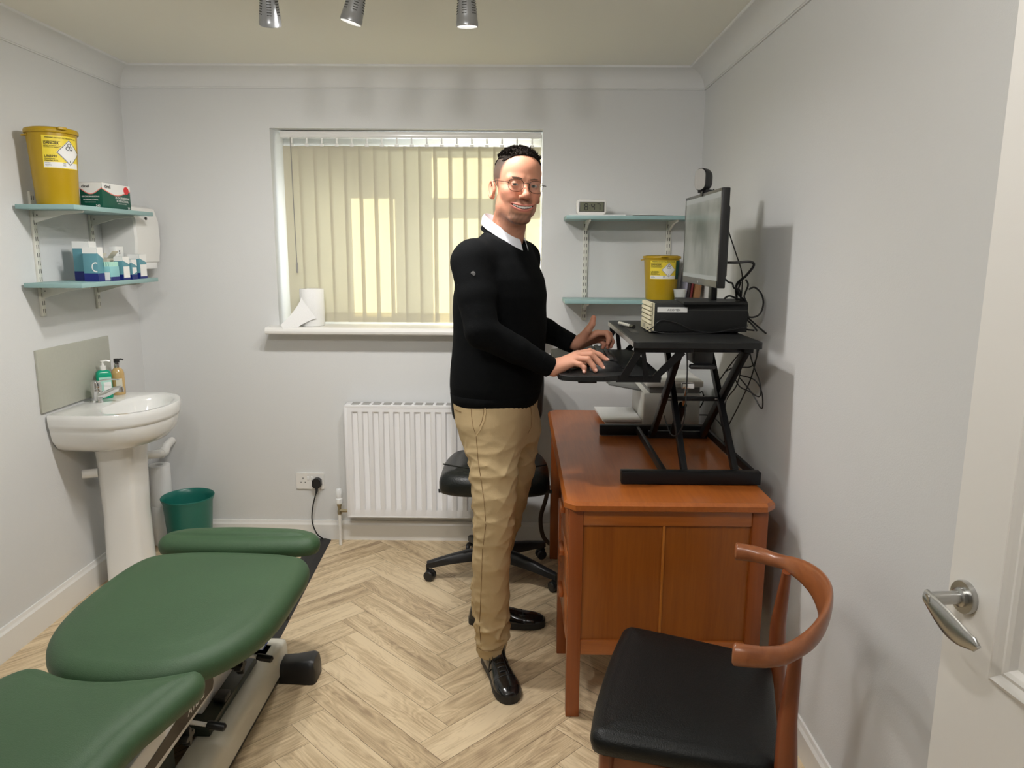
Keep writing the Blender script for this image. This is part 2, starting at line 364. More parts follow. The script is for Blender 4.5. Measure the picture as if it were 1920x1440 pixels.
# herringbone floor: one mesh, every plank a face with its own tone
def make_floor():
    L,W = .61,.122; s=1/math.sqrt(2); X0,Y0 = -1.08, 2.516
    def clip(poly, f):
        out=[]
        for i in range(len(poly)):
            a,b=poly[i],poly[(i+1)%len(poly)]; fa,fb=f(a),f(b)
            if fa>=0: out.append(a)
            if fa*fb<0:
                t=fa/(fa-fb); out.append(tuple(a[k]+(b[k]-a[k])*t for k in range(4)))
        return out
    V=[];F=[];UV=[];T=[]; gap=.0006
    for i in range(-60,61):
        for j in range(-8,9):
            ox,oy = i*W+j*L, i*W-j*L
            for kind in (0,1):
                if kind==0: q=[(0,0,0,0),(L,0,L,0),(L,W,L,W),(0,W,0,W)]
                else: q=[(L,W-L,0,0),(L+W,W-L,0,W),(L+W,W,L,W),(L,W,L,0)]
                cx=sum(p[0] for p in q)/4; cy=sum(p[1] for p in q)/4
                q=[(p[0]+(gap if p[0]<cx else -gap)+ox, p[1]+(gap if p[1]<cy else -gap)+oy, p[2], p[3]) for p in q]
                q=[((a-b)*s+X0,(a+b)*s+Y0,u,v) for a,b,u,v in q]
                if max(p[0] for p in q)<XL or min(p[0] for p in q)>XR or max(p[1] for p in q)<YF or min(p[1] for p in q)>YB: continue
                for f in (lambda p:p[0]-XL, lambda p:XR-p[0], lambda p:p[1]-YF, lambda p:YB-p[1]):
                    if q: q=clip(q,f)
                if len(q)<3: continue
                n=len(V); V+=[(p[0],p[1],0) for p in q]; F.append(tuple(range(n,n+len(q)))); UV+=[(p[2],p[3]) for p in q]
                c=(random.random(),random.random(),random.random(),1); T+=[c]*len(q)
    n=len(V); nf=len(F)
    V+=[(XL,YF,-.0012),(XR,YF,-.0012),(XR,YB,-.0012),(XL,YB,-.0012),(XL,YF,-.05),(XR,YF,-.05),(XR,YB,-.05),(XL,YB,-.05)]
    F+=[(n,n+1,n+2,n+3),(n+7,n+6,n+5,n+4),(n,n+4,n+5,n+1),(n+1,n+5,n+6,n+2),(n+2,n+6,n+7,n+3),(n+3,n+7,n+4,n)]
    me=bpy.data.meshes.new('floor'); me.from_pydata(V,[],F); me.update()
    me.uv_layers.new(name='plank'); me.color_attributes.new('plank_tone','FLOAT_COLOR','CORNER')
    uv=me.uv_layers['plank']; ca=me.color_attributes['plank_tone']
    li=0
    for p in me.polygons:
        for l in p.loop_indices:
            vi=me.loops[l].vertex_index
            if vi<n: uv.data[l].uv=UV[vi]; ca.data[l].color=T[vi]
            else: ca.data[l].color=(0,0,0,1)
    me.materials.append(M['floor']); me.materials.append(M['brown_panel'])
    for p in me.polygons:
        if p.index>=nf: p.material_index=1
    o=bpy.data.objects.new('floor',me); COL.objects.link(o); struct(o)
make_floor()

# skirting boards (chamfered top)
def skirting(name, a, b, nrm, h=.125, t=.016):
    a=Vector(a); b=Vector(b); nrm=Vector(nrm)
    prof=[(0,0),(t,0),(t,h-.022),(t-.006,h-.012),(t-.009,h),(0,h)]
    g=G(); g.prism(prof,a,nrm,(0,0,1),b-a); return struct(g.build(name,'gloss'))
skirting('baseboard_back',(XL,YB,0),(XR,YB,0),(0,-1,0),h=.105)
skirting('baseboard_left',(XL,YF,0),(XL,YB,0),(1,0,0))
skirting('baseboard_right',(XR,YF,0),(XR,YB,0),(-1,0,0),h=.105)
# coving: concave quarter profile
def coving(name, a, b, nrm):
    a=Vector(a); b=Vector(b); nrm=Vector(nrm); w=.10; z0=2.30
    prof=[(0,z0),(.007,z0),(.007,z0+.005)]
    for k in range(0,11):
        t=k/10*PI/2; prof.append((.010+(w-.016)*(1-math.cos(t)), z0+.006+(ZC-.010-z0-.006)*math.sin(t)))
    prof+=[(w-.004,ZC-.010),(w,ZC-.008),(w,ZC),(0,ZC)]
    g=G(); n=len(prof); A=[a+nrm*p[0]+Vector((0,0,p[1])) for p in prof]; B=[p+(b-a) for p in A]
    g.add(A+B,[tuple(range(n)),tuple(range(2*n-1,n-1,-1))],False)
    g.add(A+B,[(k,n+k,n+(k+1)%n,(k+1)%n) for k in range(n)],True)
    return struct(g.build(name,'coving',angle=25))
coving('trim_1',(XL,YB,0),(XR,YB,0),(0,-1,0)); coving('trim_2',(XL,YF,0),(XL,YB,0),(1,0,0)); coving('trim_3',(XR,YF,0),(XR,YB,0),(-1,0,0))

# window: upvc frame with mullion and transoms, panes of glass
g=G(); fy0,fy1=3.955,4.02; fw=.055
w0,w1,z0,z1=WX0,WX1,WZ0,WZ1
g.bx((w0,fy0,z0-.03),(w1,fy1,z0+fw),.004); g.bx((w0,fy0,z1-fw),(w1,fy1,z1),.004); g.bx((w0,fy0+.001,z0),(w0+fw,fy1-.001,z1-.002),.004); g.bx((w1-fw,fy0+.001,z0),(w1,fy1-.001,z1-.002),.004)
MX=-.735
g.bx((MX-.045,fy0+.0015,z0),(MX+.045,fy1-.0015,z1-.002),.004); TZ=1.805
g.bx((MX,fy0+.0022,TZ-.04),(w1-.003,fy1-.0022,TZ+.04),.004)
win=struct(g.build('window_1','upvc'))
# opening casement of the left light (deeper sash)
s=G(); a0,a1,b0,b1=w0+fw-.01,MX-.035,z0+fw-.01,z1-fw+.01; sy0,sy1,sw=3.965,4.035,.05
s.bx((a0,sy0+.001,b0),(a0+sw,sy1-.001,b1),.004); s.bx((a1-sw,sy0+.001,b0),(a1,sy1-.001,b1),.004); s.bx((a0,sy0,b0),(a1,sy1,b0+sw),.004); s.bx((a0,sy0,b1-sw-.155),(a1,sy1,b1),.004)
s.build('casement','upvc',win)
for nm,(x0,x1,q0,q1) in (('pane',(w0+fw,MX-.045,z0+fw,z1-fw)),('pane',(MX+.045,w1-fw,z0+fw,TZ-.04)),('pane',(MX+.045,w1-fw,TZ+.04,z1-fw))):
    G().bx((x0,3.986,q0),(x1,3.992,q1)).build(nm,'glass',win)
# window board with a rounded nose
g=G(); prof=[(0,0),(.012,-.002),(.019,-.010),(.022,-.020),(.019,-.031),(.010,-.037),(0,-.038)]
P=[(-.20,0)]+[(.10+p[0],p[1]) for p in prof]+[(0-.0,-.038),(-.20,-.038)]
g.prism(P,(WX0-.035,YB,WZ0+.004),(0,-1,0),(0,0,1),(WX1-WX0+.07,0,0))
struct(g.build('trim_4','gloss'))

# ================================================================== DOOR (opened against the right wall)
E0=Vector((.71,1.135,0)); HN=Vector((.80,.38,0)); DD=(HN-E0).normalized(); DN=Vector((-abs(DD.y),-abs(DD.x)*1,0)); DN=Vector((DD.y,-DD.x,0)); DN = DN if DN.x<0 else -DN
DW=(HN-E0).length; DT=.040; DH=2.0
def dpt(u,z,d=0): p=E0+DD*u+DN*d; return Vector((p.x,p.y,z))
at((HN.x,HN.y,0))
g=G()
def dbox(g,u0,u1,z0,z1,d0,d1):
    V=[dpt(u,z,d) for u in (u0,u1) for z in (z0,z1) for d in (d0,d1)]
    g.add(V,[(0,1,3,2),(4,6,7,5),(0,4,5,1),(2,3,7,6),(0,2,6,4),(1,5,7,3)])
dbox(g,0,DW,.006,DH,-DT,-.008)
pu0,pu1=.112,DW-.112
pans=[(.22,.70),(.905,1.78)]
# raised stiles and rails around the two sunk panels
dbox(g,0,pu0,.006,DH,-.008,0); dbox(g,pu1,DW,.006,DH,-.008,0)
for q0,q1 in ((.006,.22),(.70,.905),(1.78,DH)): dbox(g,pu0,pu1,q0,q1,-.008,0)
door=struct(g.build('door_1','door'))
for q0,q1 in pans: # ogee moulding framing each panel
    m=G(); pr=[(-.004,.0),(-.002,.006),(.004,.009),(.010,.006),(.016,.002),(.022,.004),(.028,.001),(.034,-.008)]
    rings=[]
    for ins,d in pr:
        rings.append([dpt(pu0+ins,q0+ins,d),dpt(pu1-ins,q0+ins,d),dpt(pu1-ins,q1-ins,d),dpt(pu0+ins,q1-ins,d)])
    m.loft(rings,caps=False,smooth=False)
    m.build('panel_moulding','door',door)
# lever handle on a round rose
hu,hz=.040,1.002
c=dpt(hu,hz,0)
h=G(); h.lathe([(.0,0),(.0265,0),(.0265,.007),(.0255,.009),(.0,.009)],c,DN,40); rose=h.build('handle_rose','brushed',door)
h=G(); h.lathe([(.0155,.006),(.0155,.014),(.0125,.016),(.0105,.016),(.0105,.064),(.008,.069),(0,.069)],c,DN,32); h.build('handle_neck','brushed',rose)
lv=G(); rings=[]
for k in range(15):
    t=k/14; wv=(.0115+.0095*math.sin(min(1,t*1.15)*PI)) if t<.93 else .006*(1-t)/.07+.002
    cu=hu-.006+.104*t; cz=hz+.002-.026*t-.012*math.sin(t*PI*.9); cd=.064-.012*t

    th=.0065*(1-.45*t)
    rings.append([dpt(cu,cz+wv*math.cos(a),cd+th*math.sin(a)) for a in [2*PI*j/16 for j in range(16)]])
lv.loft(rings); lv.build('handle_lever','brushed',rose)

# ================================================================== VERTICAL BLIND
t=thing('vertical_blind','pale cream vertical blind closed over the window, sunlit through','blind',((WX0+WX1)/2,3.84,WZ0))
BY=3.83
g=G(); g.bx((WX0+.03,BY-.020,2.082),(WX1-.006,BY+.020,2.112),.003); hr=g.build('head_rail','gloss',t)
vane_m=None; nv=18; x0v=-1.176; stp=.0752
zb,zt=1.163,2.045
for i in range(nv):
    xc=x0v+.036+i*stp
    if xc>WX1+.02: break
    ang=math.radians(6+random.uniform(-1,1)); w=.089
    if xc+w/2*math.cos(ang)>WX1-.004: xc=WX1-.004-w/2*math.cos(ang)
    hk=G(); hk.tube([(xc,BY,2.084),(xc,BY,2.056)],.0045,8); hk.box((xc,BY,2.047),(.020,.005,.012),.001); 
    hk.build('vane_hook','gloss',t)
    vg=G(); n=6; th=.0007; A=[];Bv=[]
    for side in (-1,1):
        for k in range(n+1):
            u=(k/n-.5)*w; bow=.0035*(1-(2*k/n-1)**2)
            for z in (zb,zb+.055,zt-.03,zt):
                A.append((xc+u*math.cos(ang)-bow*math.sin(ang), BY+u*math.sin(ang)+bow*math.cos(ang)+side*th/2, z))
    m=4; F=[]; off=(n+1)*m
    for k in range(n):
        for j in range(m-1):
            a=k*m+j; F.append((a,a+m,a+m+1,a+1)); F.append((off+a,off+a+1,off+a+m+1,off+a+m))
    vg.add(A,F,True)
    # bottom pocket and top hem are doubled cloth
    def vs(u,z,d): return (xc+u*math.cos(ang)-d*math.sin(ang), BY+u*math.sin(ang)+d*math.cos(ang), z)
    for z0_,z1_ in ((zb,zb+.050),(zt-.022,zt)):
        vg.add([vs(-w/2,z0_,.0052),vs(w/2,z0_,.0052),vs(w/2,z1_,.0052),vs(-w/2,z1_,.0052)],[(0,1,2,3)])
    vg.build('vane','blind',t)
g=G(); g.tube([(-1.139,3.805,2.082),(-1.137,3.805,1.70),(-1.133,3.802,1.46)],.0022,6); g.build('pull_cord','edge_grey',t)
g=G(); g.lathe([(.002,0),(.005,.004),(.0055,.045),(.003,.055)],(-1.133,3.802,1.415),n=12); g.build('cord_weight','edge_grey',t)

# garden wall outside that the window would look on to
at((0,8,0))
# ================================================================== SPOTLIGHT BAR (the room's lamp)
def head(t, x, y, top, d, W):
    """d: direction the lamp points"""
    d=Vector(d).normalized(); p=Vector((x,y,top)) 
    a=G(); a.tube([(x,y,ZC-.02),(x,y,top+.02),p],.006,8); a.build('swivel_arm','grey_lamp',t)
    h=G(); h.lathe([(0,-.012),(.012,-.010),(.018,0),(.023,.025),(.028,.055),(.0315,.085),(.0325,.100),(.0335,.102),(.0335,.114),(.031,.116),(.0295,.113),(.028,.100),(.0,.096)],p,d,36)
    hd=h.build('lamp_head','grey_lamp',t)
    q=d.to_track_quat('Z','Y').to_matrix(); v=G()
    for a0 in range(0,360,60):
        for k in range(6):
            hh=.044+k*.0075; r=.0262+(hh-.044)*.10; a_=math.radians(a0+90)
            cc=p+q@Vector((r*math.cos(a_),r*math.sin(a_),hh)); v.box(cc,(.014,.0022,.0026),0,(q@Euler((0,0,a_+PI/2)).to_matrix()))
    v.build('vent_slots','slot',hd)
    b=G(); b.lathe([(0,.101),(.026,.103),(.0265,.106),(0,.1075)],p,d,24); b.build('bulb','bulb',hd)
    L=bpy.data.lights.new('halogen','SPOT'); L.energy=W; L.color=(1,.975,.945); L.spot_size=math.radians(176); L.spot_blend=.78; L.shadow_soft_size=.045
    lo=bpy.data.objects.new('halogen_light',L); COL.objects.link(lo); lo.location=p+d*.122-Vector(t.location); lo.parent=t
    lo.rotation_euler=d.to_track_quat('-Z','Y').to_euler()
def light_bar(label, xc, y, heads, W):
    t=thing('ceiling_spotlight_bar',label,'spotlight',(xc,y,ZC))
    g=G(); g.bx((xc-.54,y-.025,ZC-.022),(xc+.54,y+.025,ZC),.006); g.build('bar','grey_lamp',t)
    g=G(); g.lathe([(0,-.03),(.055,-.03),(.06,-.024),(.06,0),(0,0)],(xc,y,ZC),n=32); g.build('ceiling_rose','grey_lamp',t)
    for x,top,d in heads: head(t,x,y,top,d,W)
light_bar('grey ceiling spotlight bar with vented lamp heads, in front of the window',-.45,2.4,[(-.765,2.325,(-.12,.45,-1)),(-.485,2.33,(-.30,.05,-1)),(-.165,2.325,(.02,.10,-1))],LAMP_W*.88)
light_bar('grey ceiling spotlight bar on the ceiling near the door',-.45,.55,[(-.765,2.325,(-.25,.9,-.55)),(-.485,2.33,(.05,.9,-.40)),(-.165,2.325,(.9,.55,-.22))],LAMP_W*.62)
# ================================================================== LEFT WALL
def slot_rail(x,y,z0,z1,parent,axis):
    """twin-slot upright; axis 'x': on the left wall (faces +x), 'y': on the back wall (faces -y)"""
    g=G(); s=G()
    if axis=='x':
        g.bx((x,y-.0125,z0),(x+.011,y+.0125,z1),.0015)
    else: g.bx((x-.0125,y-.011,z0),(x+.0125,y,z1),.0015)
    r=g.build('upright','rail',parent)
    z=z0+.012; k=0
    while z+.018<z1:
        for o in (-.0058,.0058):
            if axis=='x': s.bx((x+.0105,y+o-.0016,z),(x+.0114,y+o+.0016,z+.017))
            else: s.bx((x+o-.0016,y-.0114,z),(x+o+.0016,y-.0105,z+.017))
        z+=.032
    s.build('slots','slot',r)
def bracket(x,y,z,d,parent,axis):
    prof=[(0,0),(d,0),(d-.006,-.008),(d*.55,-.016),(.012,-.045),(0,-.048)]
    g=G()
    if axis=='x': g.prism(prof,(x+.010,y-.005,z),(1,0,0),(0,0,1),(0,.010,0)); c=(x+.025,y,z-.018); ax=(0,1,0)
    else: g.prism(prof,(x-.005,y-.010,z),(0,-1,0),(0,0,1),(.010,0,0)); c=(x,y-.025,z-.018); ax=(1,0,0)
    b=g.build('bracket','rail',parent)
    G().cyl(Vector(c)-Vector(ax)*.0058,Vector(c)+Vector(ax)*.0058,.0028,n=10).build('screw','slot',b)
t=thing('wall_shelf_unit','pair of pale blue-green shelves on slotted uprights on the left wall above the washbasin','shelf',(XL,3.19,1.25))
for y,zz in ((2.985,(1.262,1.755)),(3.385,(1.262,1.690))): slot_rail(XL,y,zz[0],zz[1],t,'x')
for z in (1.70,1.40):
    G().bx((XL+.013,2.872,z-.018),(-1.70,3.492,z),.0015).build('shelf_board','shelf',t)
    for y in (2.985,3.385): bracket(XL,y,z-.0185,.20,t,'x')

def sharps_bin(loc, r, h, label, facing, k=1.0, side_label=False):
    """round tapered sharps container; facing = direction of the front label"""
    t=thing('sharps_bin',label,'sharps bin',loc,local=True); rb,rt=r*.83,r; n=48
    g=G(); g.lathe([(0,0),(rb*.97,0),(rb,.004),(rt*.985,h*.93),(0,h*.93)],n=n); g.build('tub','yellow',t,angle=50)
    g=G(); g.lathe([(0,h*.925),(rt*1.05,h*.925),(rt*1.06,h*.93),(rt*1.06,h*.965),(rt*1.03,h*.985),(rt*.9,h*.99),(rt*.85,h),(0,h)],n=n)
    a=math.atan2(facing[1],facing[0]); g.box((rt*1.05*math.cos(a),rt*1.05*math.sin(a),h*.975),(.03,.03,h*.035),.002,(0,0,a)); lid=g.build('lid','yellow',t,angle=40)
    g=G(); a2=a+math.radians(-100); g.tube([(rt*.98*math.cos(a2+.2),rt*.98*math.sin(a2+.2),h*.9),(rt*1.14*math.cos(a2),rt*1.14*math.sin(a2),h*.89),(rt*.98*math.cos(a2-.2),rt*.98*math.sin(a2-.2),h*.9)],.003,8); g.build('handle','yellow',t)
    R=lambda z: rb+(rt*.985-rb)*(z/(h*.93))
    W=r*1.52; z0=h*.47; z1=h*.885; H=z1-z0
    def fn(e): return lambda u,v: Vector(((R(z0+v)+e)*math.cos(a+(u-W/2)/R(z0+v)),(R(z0+v)+e)*math.sin(a+(u-W/2)/R(z0+v)),z0+v))
    def patch(u0,u1,v0,v1,m,e,name,par):
        g=G(); f=fn(e); nu=14; V=[f(u0+(u1-u0)*i/nu, v) for v in (v0,v1) for i in range(nu+1)]
        g.add(V,[(i,i+1,i+nu+2,i+nu+1) for i in range(nu)],True); return g.build(name,m,par)
    lb=patch(0,W,0,H,'yellow_lbl',.0006,'label',t)
    patch(W*.02,W*.98,H*.02,H*.19,'white_paper',.0010,'form_box',lb)
    tx=G()
    def put(s,u,v,w,e=.0014,bold=True):
        f=fn(e); q=text(s,lambda x,y: f(u+x,v+y),width=w,bold=bold); tx.add(q.v,q.f)
    put('WARNING: DO NOT FILL ABOVE THE LINE',W*.08,H*.915,W*.86)
    put('DANGER',W*.04,H*.735,W*.38); put('CONTAMINATED SHARPS ONLY',W*.04,H*.81,W*.42); put('DESTROY BY INCINERATION',W*.04,H*.675,W*.42); put('OR ALTERNATIVE TREATMENT',W*.04,H*.63,W*.40)
    put('UN3291',W*.04,H*.335,W*.30); put('Clinical Waste',W*.04,H*.275,W*.26); put('Unspecified, N.O.S.',W*.04,H*.225,W*.34); put('Location',W*.05,H*.145,W*.13); put('Opened by',W*.05,H*.085,W*.16); put('Date',W*.5,H*.145,W*.07); put('Date',W*.5,H*.085,W*.07)
    # hazard diamond with the three-ring biohazard sign
    cu,cv,q=W*.70,H*.50,H*.40; asp=1.0
    def poly(pts,m,e,name):
        g=G(); f=fn(e); g.add([f(cu+p[0]*q,cv+p[1]*q) for p in pts],[tuple(range(len(pts)))]); return g.build(name,m,lb)
    rim=G(); f=fn(.0011)
    def frame_pts(s1,s2,e):
        f=fn(e); V=[]
        ds=[(-1,0),(0,1),(1,0),(0,-1)]
        for k in range(4):
            for s_ in range(5):
                d0,d1=ds[k],ds[(k+1)%4]; x=d0[0]+(d1[0]-d0[0])*s_/5; y=d0[1]+(d1[1]-d0[1])*s_/5
                V.append((x,y))
        n=len(V); A=[f(cu+p[0]*q*s1,cv+p[1]*q*s1) for p in V]+[f(cu+p[0]*q*s2,cv+p[1]*q*s2) for p in V]
        g=G(); g.add(A,[(k,(k+1)%n,n+(k+1)%n,n+k) for k in range(n)]); return g
    wg=G(); f=fn(.0020); n=6; V=[];F=[]
    for i in range(n+1):
        s_=i/n*2-1; V+= [f(cu+s_*q,cv+(1-abs(s_))*q), f(cu+s_*q,cv-(1-abs(s_))*q)]
    for i in range(n): F.append((2*i,2*i+1,2*i+3,2*i+2))
    wg.add(V,F,True); wg.build('hazard_diamond','white_paper',lb)
    fr=frame_pts(.97,.92,.0026); tx.add(fr.v,fr.f)
    f=fn(.0027)
    for k in range(3):
        a_=PI/2+k*2*PI/3; cx,cy=.17*math.cos(a_),.42+.17*math.sin(a_)
        m_=18; arc=[i for i in range(m_) if True]; V=[];F=[]
        for i in range(m_+1):
            b_=a_+PI+math.radians(40)+(2*PI-math.radians(80))*i/m_
            for rr in (.15,.10): V.append(f(cu+(cx+rr*math.cos(b_))*q,cv+(cy+rr*math.sin(b_))*q))
        for i in range(m_): F.append((2*i,2*i+1,2*i+3,2*i+2))
        tx.add(V,F)
    V=[f(cu+.07*math.cos(2*PI*i/12)*q,cv+(.42+.07*math.sin(2*PI*i/12))*q) for i in range(12)]; tx.add(V,[tuple(range(12))])
    tx.add([f(cu-.05*q,cv-.72*q),f(cu+.05*q,cv-.72*q),f(cu,cv-.55*q)],[(0,1,2)])
    tx.build('label_print','ink',lb)
    if side_label:
        f2=fn(.0006); g=G(); nu=8; u0,u1=W*1.03,W*1.45; V=[f2(u0+(u1-u0)*i/nu, v) for v in (0,H) for i in range(nu+1)]; g.add(V,[(i,i+1,i+nu+2,i+nu+1) for i in range(nu)],True); g.build('side_label','green_box',t)
    return t
sharps_bin((-1.822,2.975,1.70),.088,.290,'large yellow sharps bin on the top left shelf beside the green boxes',(.80,-.60))

def carton(name,label,cat,loc,rot,d,base_m,group=None):
    """local frame: front = -y face, width x, height z"""
    t=thing(name,label,cat,loc,group,rot,local=True)
    G().bx((-d[0]/2,-d[1]/2,0),(d[0]/2,d[1]/2,d[2]),.0008).build('carton',base_m,t); return t
def face(t,name,m,pts,side='front',d=(0,0,0),e=.0005):
    """polygon on a face of a carton: pts in (u,v) from the lower left corner"""
    g=G()
    if side=='front': f=lambda u,v: Vector((-d[0]/2+u,-d[1]/2-e,v))
    elif side=='left': f=lambda u,v: Vector((-d[0]/2-e,d[1]/2-u,v))
    elif side=='right': f=lambda u,v: Vector((d[0]/2+e,-d[1]/2+u,v))
    elif side=='top': f=lambda u,v: Vector((-d[0]/2+u,-d[1]/2+v,d[2]+e))
    g.add([f(*p) for p in pts],[tuple(range(len(pts)))]); return g.build(name,m,t), f
def clin_box(label,loc,rot,d,splash):
    t=carton('wipes_carton',label,'box',loc,rot,d,'green_box','chlorhexidine cartons')
    for side,w in (('front',d[0]),('right',d[1])):
        wt=min(w*.80,.115); n=16; wave=lambda s:d[2]*(.70-.13*math.sin((s-.15)*PI*1.5))
        top=[(w*k/n,wave(k/n)) for k in range(n+1)]
        face(t,'white_band','white_paper',[(0,d[2]),]+top+[(w,d[2])],side,d,.0005)
        face(t,'wave_line','pink_line',top+[(p[0],p[1]-.004) for p in top[::-1]],side,d,.0007)
        f={'front':lambda u,v: Vector((-d[0]/2+u,-d[1]/2-.0011,v)),'right':lambda u,v: Vector((d[0]/2+.0011,-d[1]/2+u,v))}[side]
        q=text('clinell',lambda u,v:f(w*.09+u,d[2]*.80+v),width=min(w*.36,.045),bold=True); q.build('logo_print','ink',t)
        q=text('2% CHLORHEXIDINE',lambda u,v:f(w-.012-wt+u,d[2]*.42+v),width=wt,bold=True)
        q2=text('IN 70% ALCOHOL',lambda u,v:f(w-.012-wt*.92+u,d[2]*.30+v),width=wt*.84,bold=True); q.add(q2.v,q2.f)
        q2=text('wipes for skin and devices',lambda u,v:f(w-.012-wt*.85+u,d[2]*.22+v),width=wt*.62); q.add(q2.v,q2.f)
        q2=text('240',lambda u,v:f(w-.030+u,d[2]*.05+v),width=.018,bold=True); q.add(q2.v,q2.f)
        q.build('white_print','white_paper',t)
    face(t,'box_top','white_paper',[(0,0),(d[0],0),(d[0],d[1]),(0,d[1])],'top',d)
    if splash:
        w=d[1]; face(t,'red_spot','red',[(w*.85+.022*math.cos(2*PI*k/20),d[2]*.80+.016*math.sin(2*PI*k/20)) for k in range(20)],'right',d,.0012)
clin_box('green and white wipes carton on the top left shelf beside the large sharps bin',(-1.776,3.242,1.70),0,(.093,.224,.104),True)

def needle_box(label,loc,rot,d,style=0,lean=0):
    t=carton('needle_carton',label,'box',loc,rot,d,'teal_box','small medical cartons on the lower left shelf')
    W,D,H=d
    face(t,'top_band','white_paper',[(0,H),(0,H*.82),(W,H*.82),(W,H)],'front',d)
    face(t,'box_top','white_paper',[(0,0),(W,0),(W,D),(0,D)],'top',d)
    face(t,'base_band','navy_box',[(0,0),(W,0),(W,H*.24),(0,H*.24)],'front',d)
    face(t,'base_band','navy_box',[(0,0),(D,0),(D,H*.24),(0,H*.24)],'right',d)
    face(t,'slant_band','white_paper',[(0,H),(0,H*.84),(D,H*.66),(D,H)],'right',d)
    if style==1: # big white swirl, as on the tall carton
        f=lambda u,v: Vector((D*0+W/2+.0009,-D/2+u,v)); g=G(); V=[]; n=18
        fr=lambda u,v: Vector((-W/2+u,-D/2-.0009,v))
        for i in range(n+1):
            a=math.radians(60+230*i/n)
            for r in (.019,.014): V.append(fr(W*.86+r*math.cos(a)*.9,H*.42+r*math.sin(a)*1.1))
        g.add(V,[(2*i,2*i+1,2*i+3,2*i+2) for i in range(n)])
        g.build('swirl_print','white_paper',t)
    if style in (0,2):
        face(t,'white_panel','white_paper',[(D*.04,H*.10),(D*.96,H*.10),(D*.96,H*.58),(D*.04,H*.58)] if style==2 else [(D*.1,H*.26),(D*.9,H*.36),(D*.9,H*.60),(D*.1,H*.60)],'right',d,.0009)
    q=text('needles',lambda u,v:Vector((-W/2+W*.1+u,-D/2-.001,H*.08+v)),width=W*.55) if False else None
    return t
# the cartons, front row and back row
needle_box('tall teal and navy carton with a white swirl, nearest on the lower left shelf',(-1.7575,3.0675,1.40),math.radians(0),(0.059,0.045,0.139),1)
needle_box('tallest teal carton with white slanted top, behind the swirl carton against the wall',(-1.8340,3.1425,1.40),math.radians(0),(0.068,0.055,0.163),0)
needle_box('narrow teal carton in the back row, left of the plain white carton',(-1.8580,3.2150,1.40),math.radians(0),(0.040,0.050,0.158),0)
needle_box('narrow teal carton with small dark marks, middle of the lower left shelf front row',(-1.7235,3.2225,1.40),math.radians(0),(0.037,0.055,0.100),2)
needle_box('low teal carton with slanted white panel, second from the far end of the lower shelf',(-1.7220,3.2925,1.40),math.radians(0),(0.032,0.045,0.087),0)
needle_box('teal and white carton at the far end of the lower left shelf',(-1.7340,3.3760,1.40),math.radians(0),(0.052,0.062,0.109),2)
# open carton showing needle tubes
d_=(.045,.070,.060)
t=carton('open_needle_carton','open teal carton filled with mint needle tubes at the front of the lower left shelf','box',(-1.728,3.130,1.40),0,d_,'pale_teal')
for sd,w_ in (('front',d_[0]),('right',d_[1])):
    face(t,'base_band','navy_box',[(0,0),(w_,0),(w_,.017),(0,.017)],sd,d_)
face(t,'white_panel','white_paper',[(.002,.003),(.043,.003),(.043,.036),(.002,.036)],'front',d_,.0008)
tubes=G()
for i in range(5):
    for j in range(8): tubes.cyl((-.018+i*.0090,-.031+j*.0088,.050),(-.018+i*.0090,-.031+j*.0088,.079),.0040,n=8)
tubes.build('needle_tubes','mint',t)
t=carton('white_carton','plain white carton with an S mark in the back row of the lower left shelf','box',(-1.800,3.330,1.40),0,(.030,.064,.143),'white_paper')
q=text('S',lambda u,v:Vector((.0156,-.008+u,.110+v)),width=.010,bold=True); q.build('logo_print','ink',t)
def open_flaps(label,loc,rot):
    t=thing('opened_carton',label,'box',loc,rot=rot,local=True); g=G()
    g.bx((-.026,-.025,0),(.026,.025,.095)); g.build('carton','card',t)
    for a,sx in ((40,1),(-30,-1)):
        f=G(); f.box((sx*.026+sx*.012,0,.095+.012),(.0008,.05,.042),0,(0,math.radians(a+ (0 if sx>0 else -15)),0)); f.build('flap','card',t)
    f=G(); f.box((0,-.038,.104),(.052,.034,.0008),0,(math.radians(35),0,0)); f.build('flap','card',t)
open_flaps('opened plain card box with raised flaps between the teal cartons',(-1.792,3.212,1.40),math.radians(0))

# paper towel dispenser on the left wall by the corner
t=thing('paper_towel_dispenser','white paper towel dispenser on the left wall by the corner, behind the shelves','dispenser',(XL,3.59,1.46))
g=G(); prof=[(0,0),(.125,-.012),(.150,.010),(.160,.10),(.158,.20),(.140,.262),(.105,.275),(0,.27)]
pp=[Vector((p[0],p[1])) for p in prof]
rings=[]
for y,s in ((3.475,.94),(3.482,1),(3.70,1),(3.707,.94)): rings.append([(XL+.002+p[0]*s, y, 1.462+.13+(p[1]-.13)*s) for p in prof])
g.loft(rings); g.build('cover','gloss',t,angle=30)
G().cyl((XL+.157,3.58,1.675),(XL+.163,3.58,1.675),.007).build('lock','slot',t)
g=G(); g.box((XL+.10,3.62,1.452),(.09,.14,.03),.003); g.build('towel','tissue',t)

# splashback panel
t_=G().bx((XL,2.905,.872),(XL+.010,3.435,1.130),.0015)
at((XL,3.17,.872)); t_.build('splashback','tile'); o=bpy.data.objects['splashback']; tag(o,'grey-green flecked splashback panel on the left wall behind the basin taps','splashback')

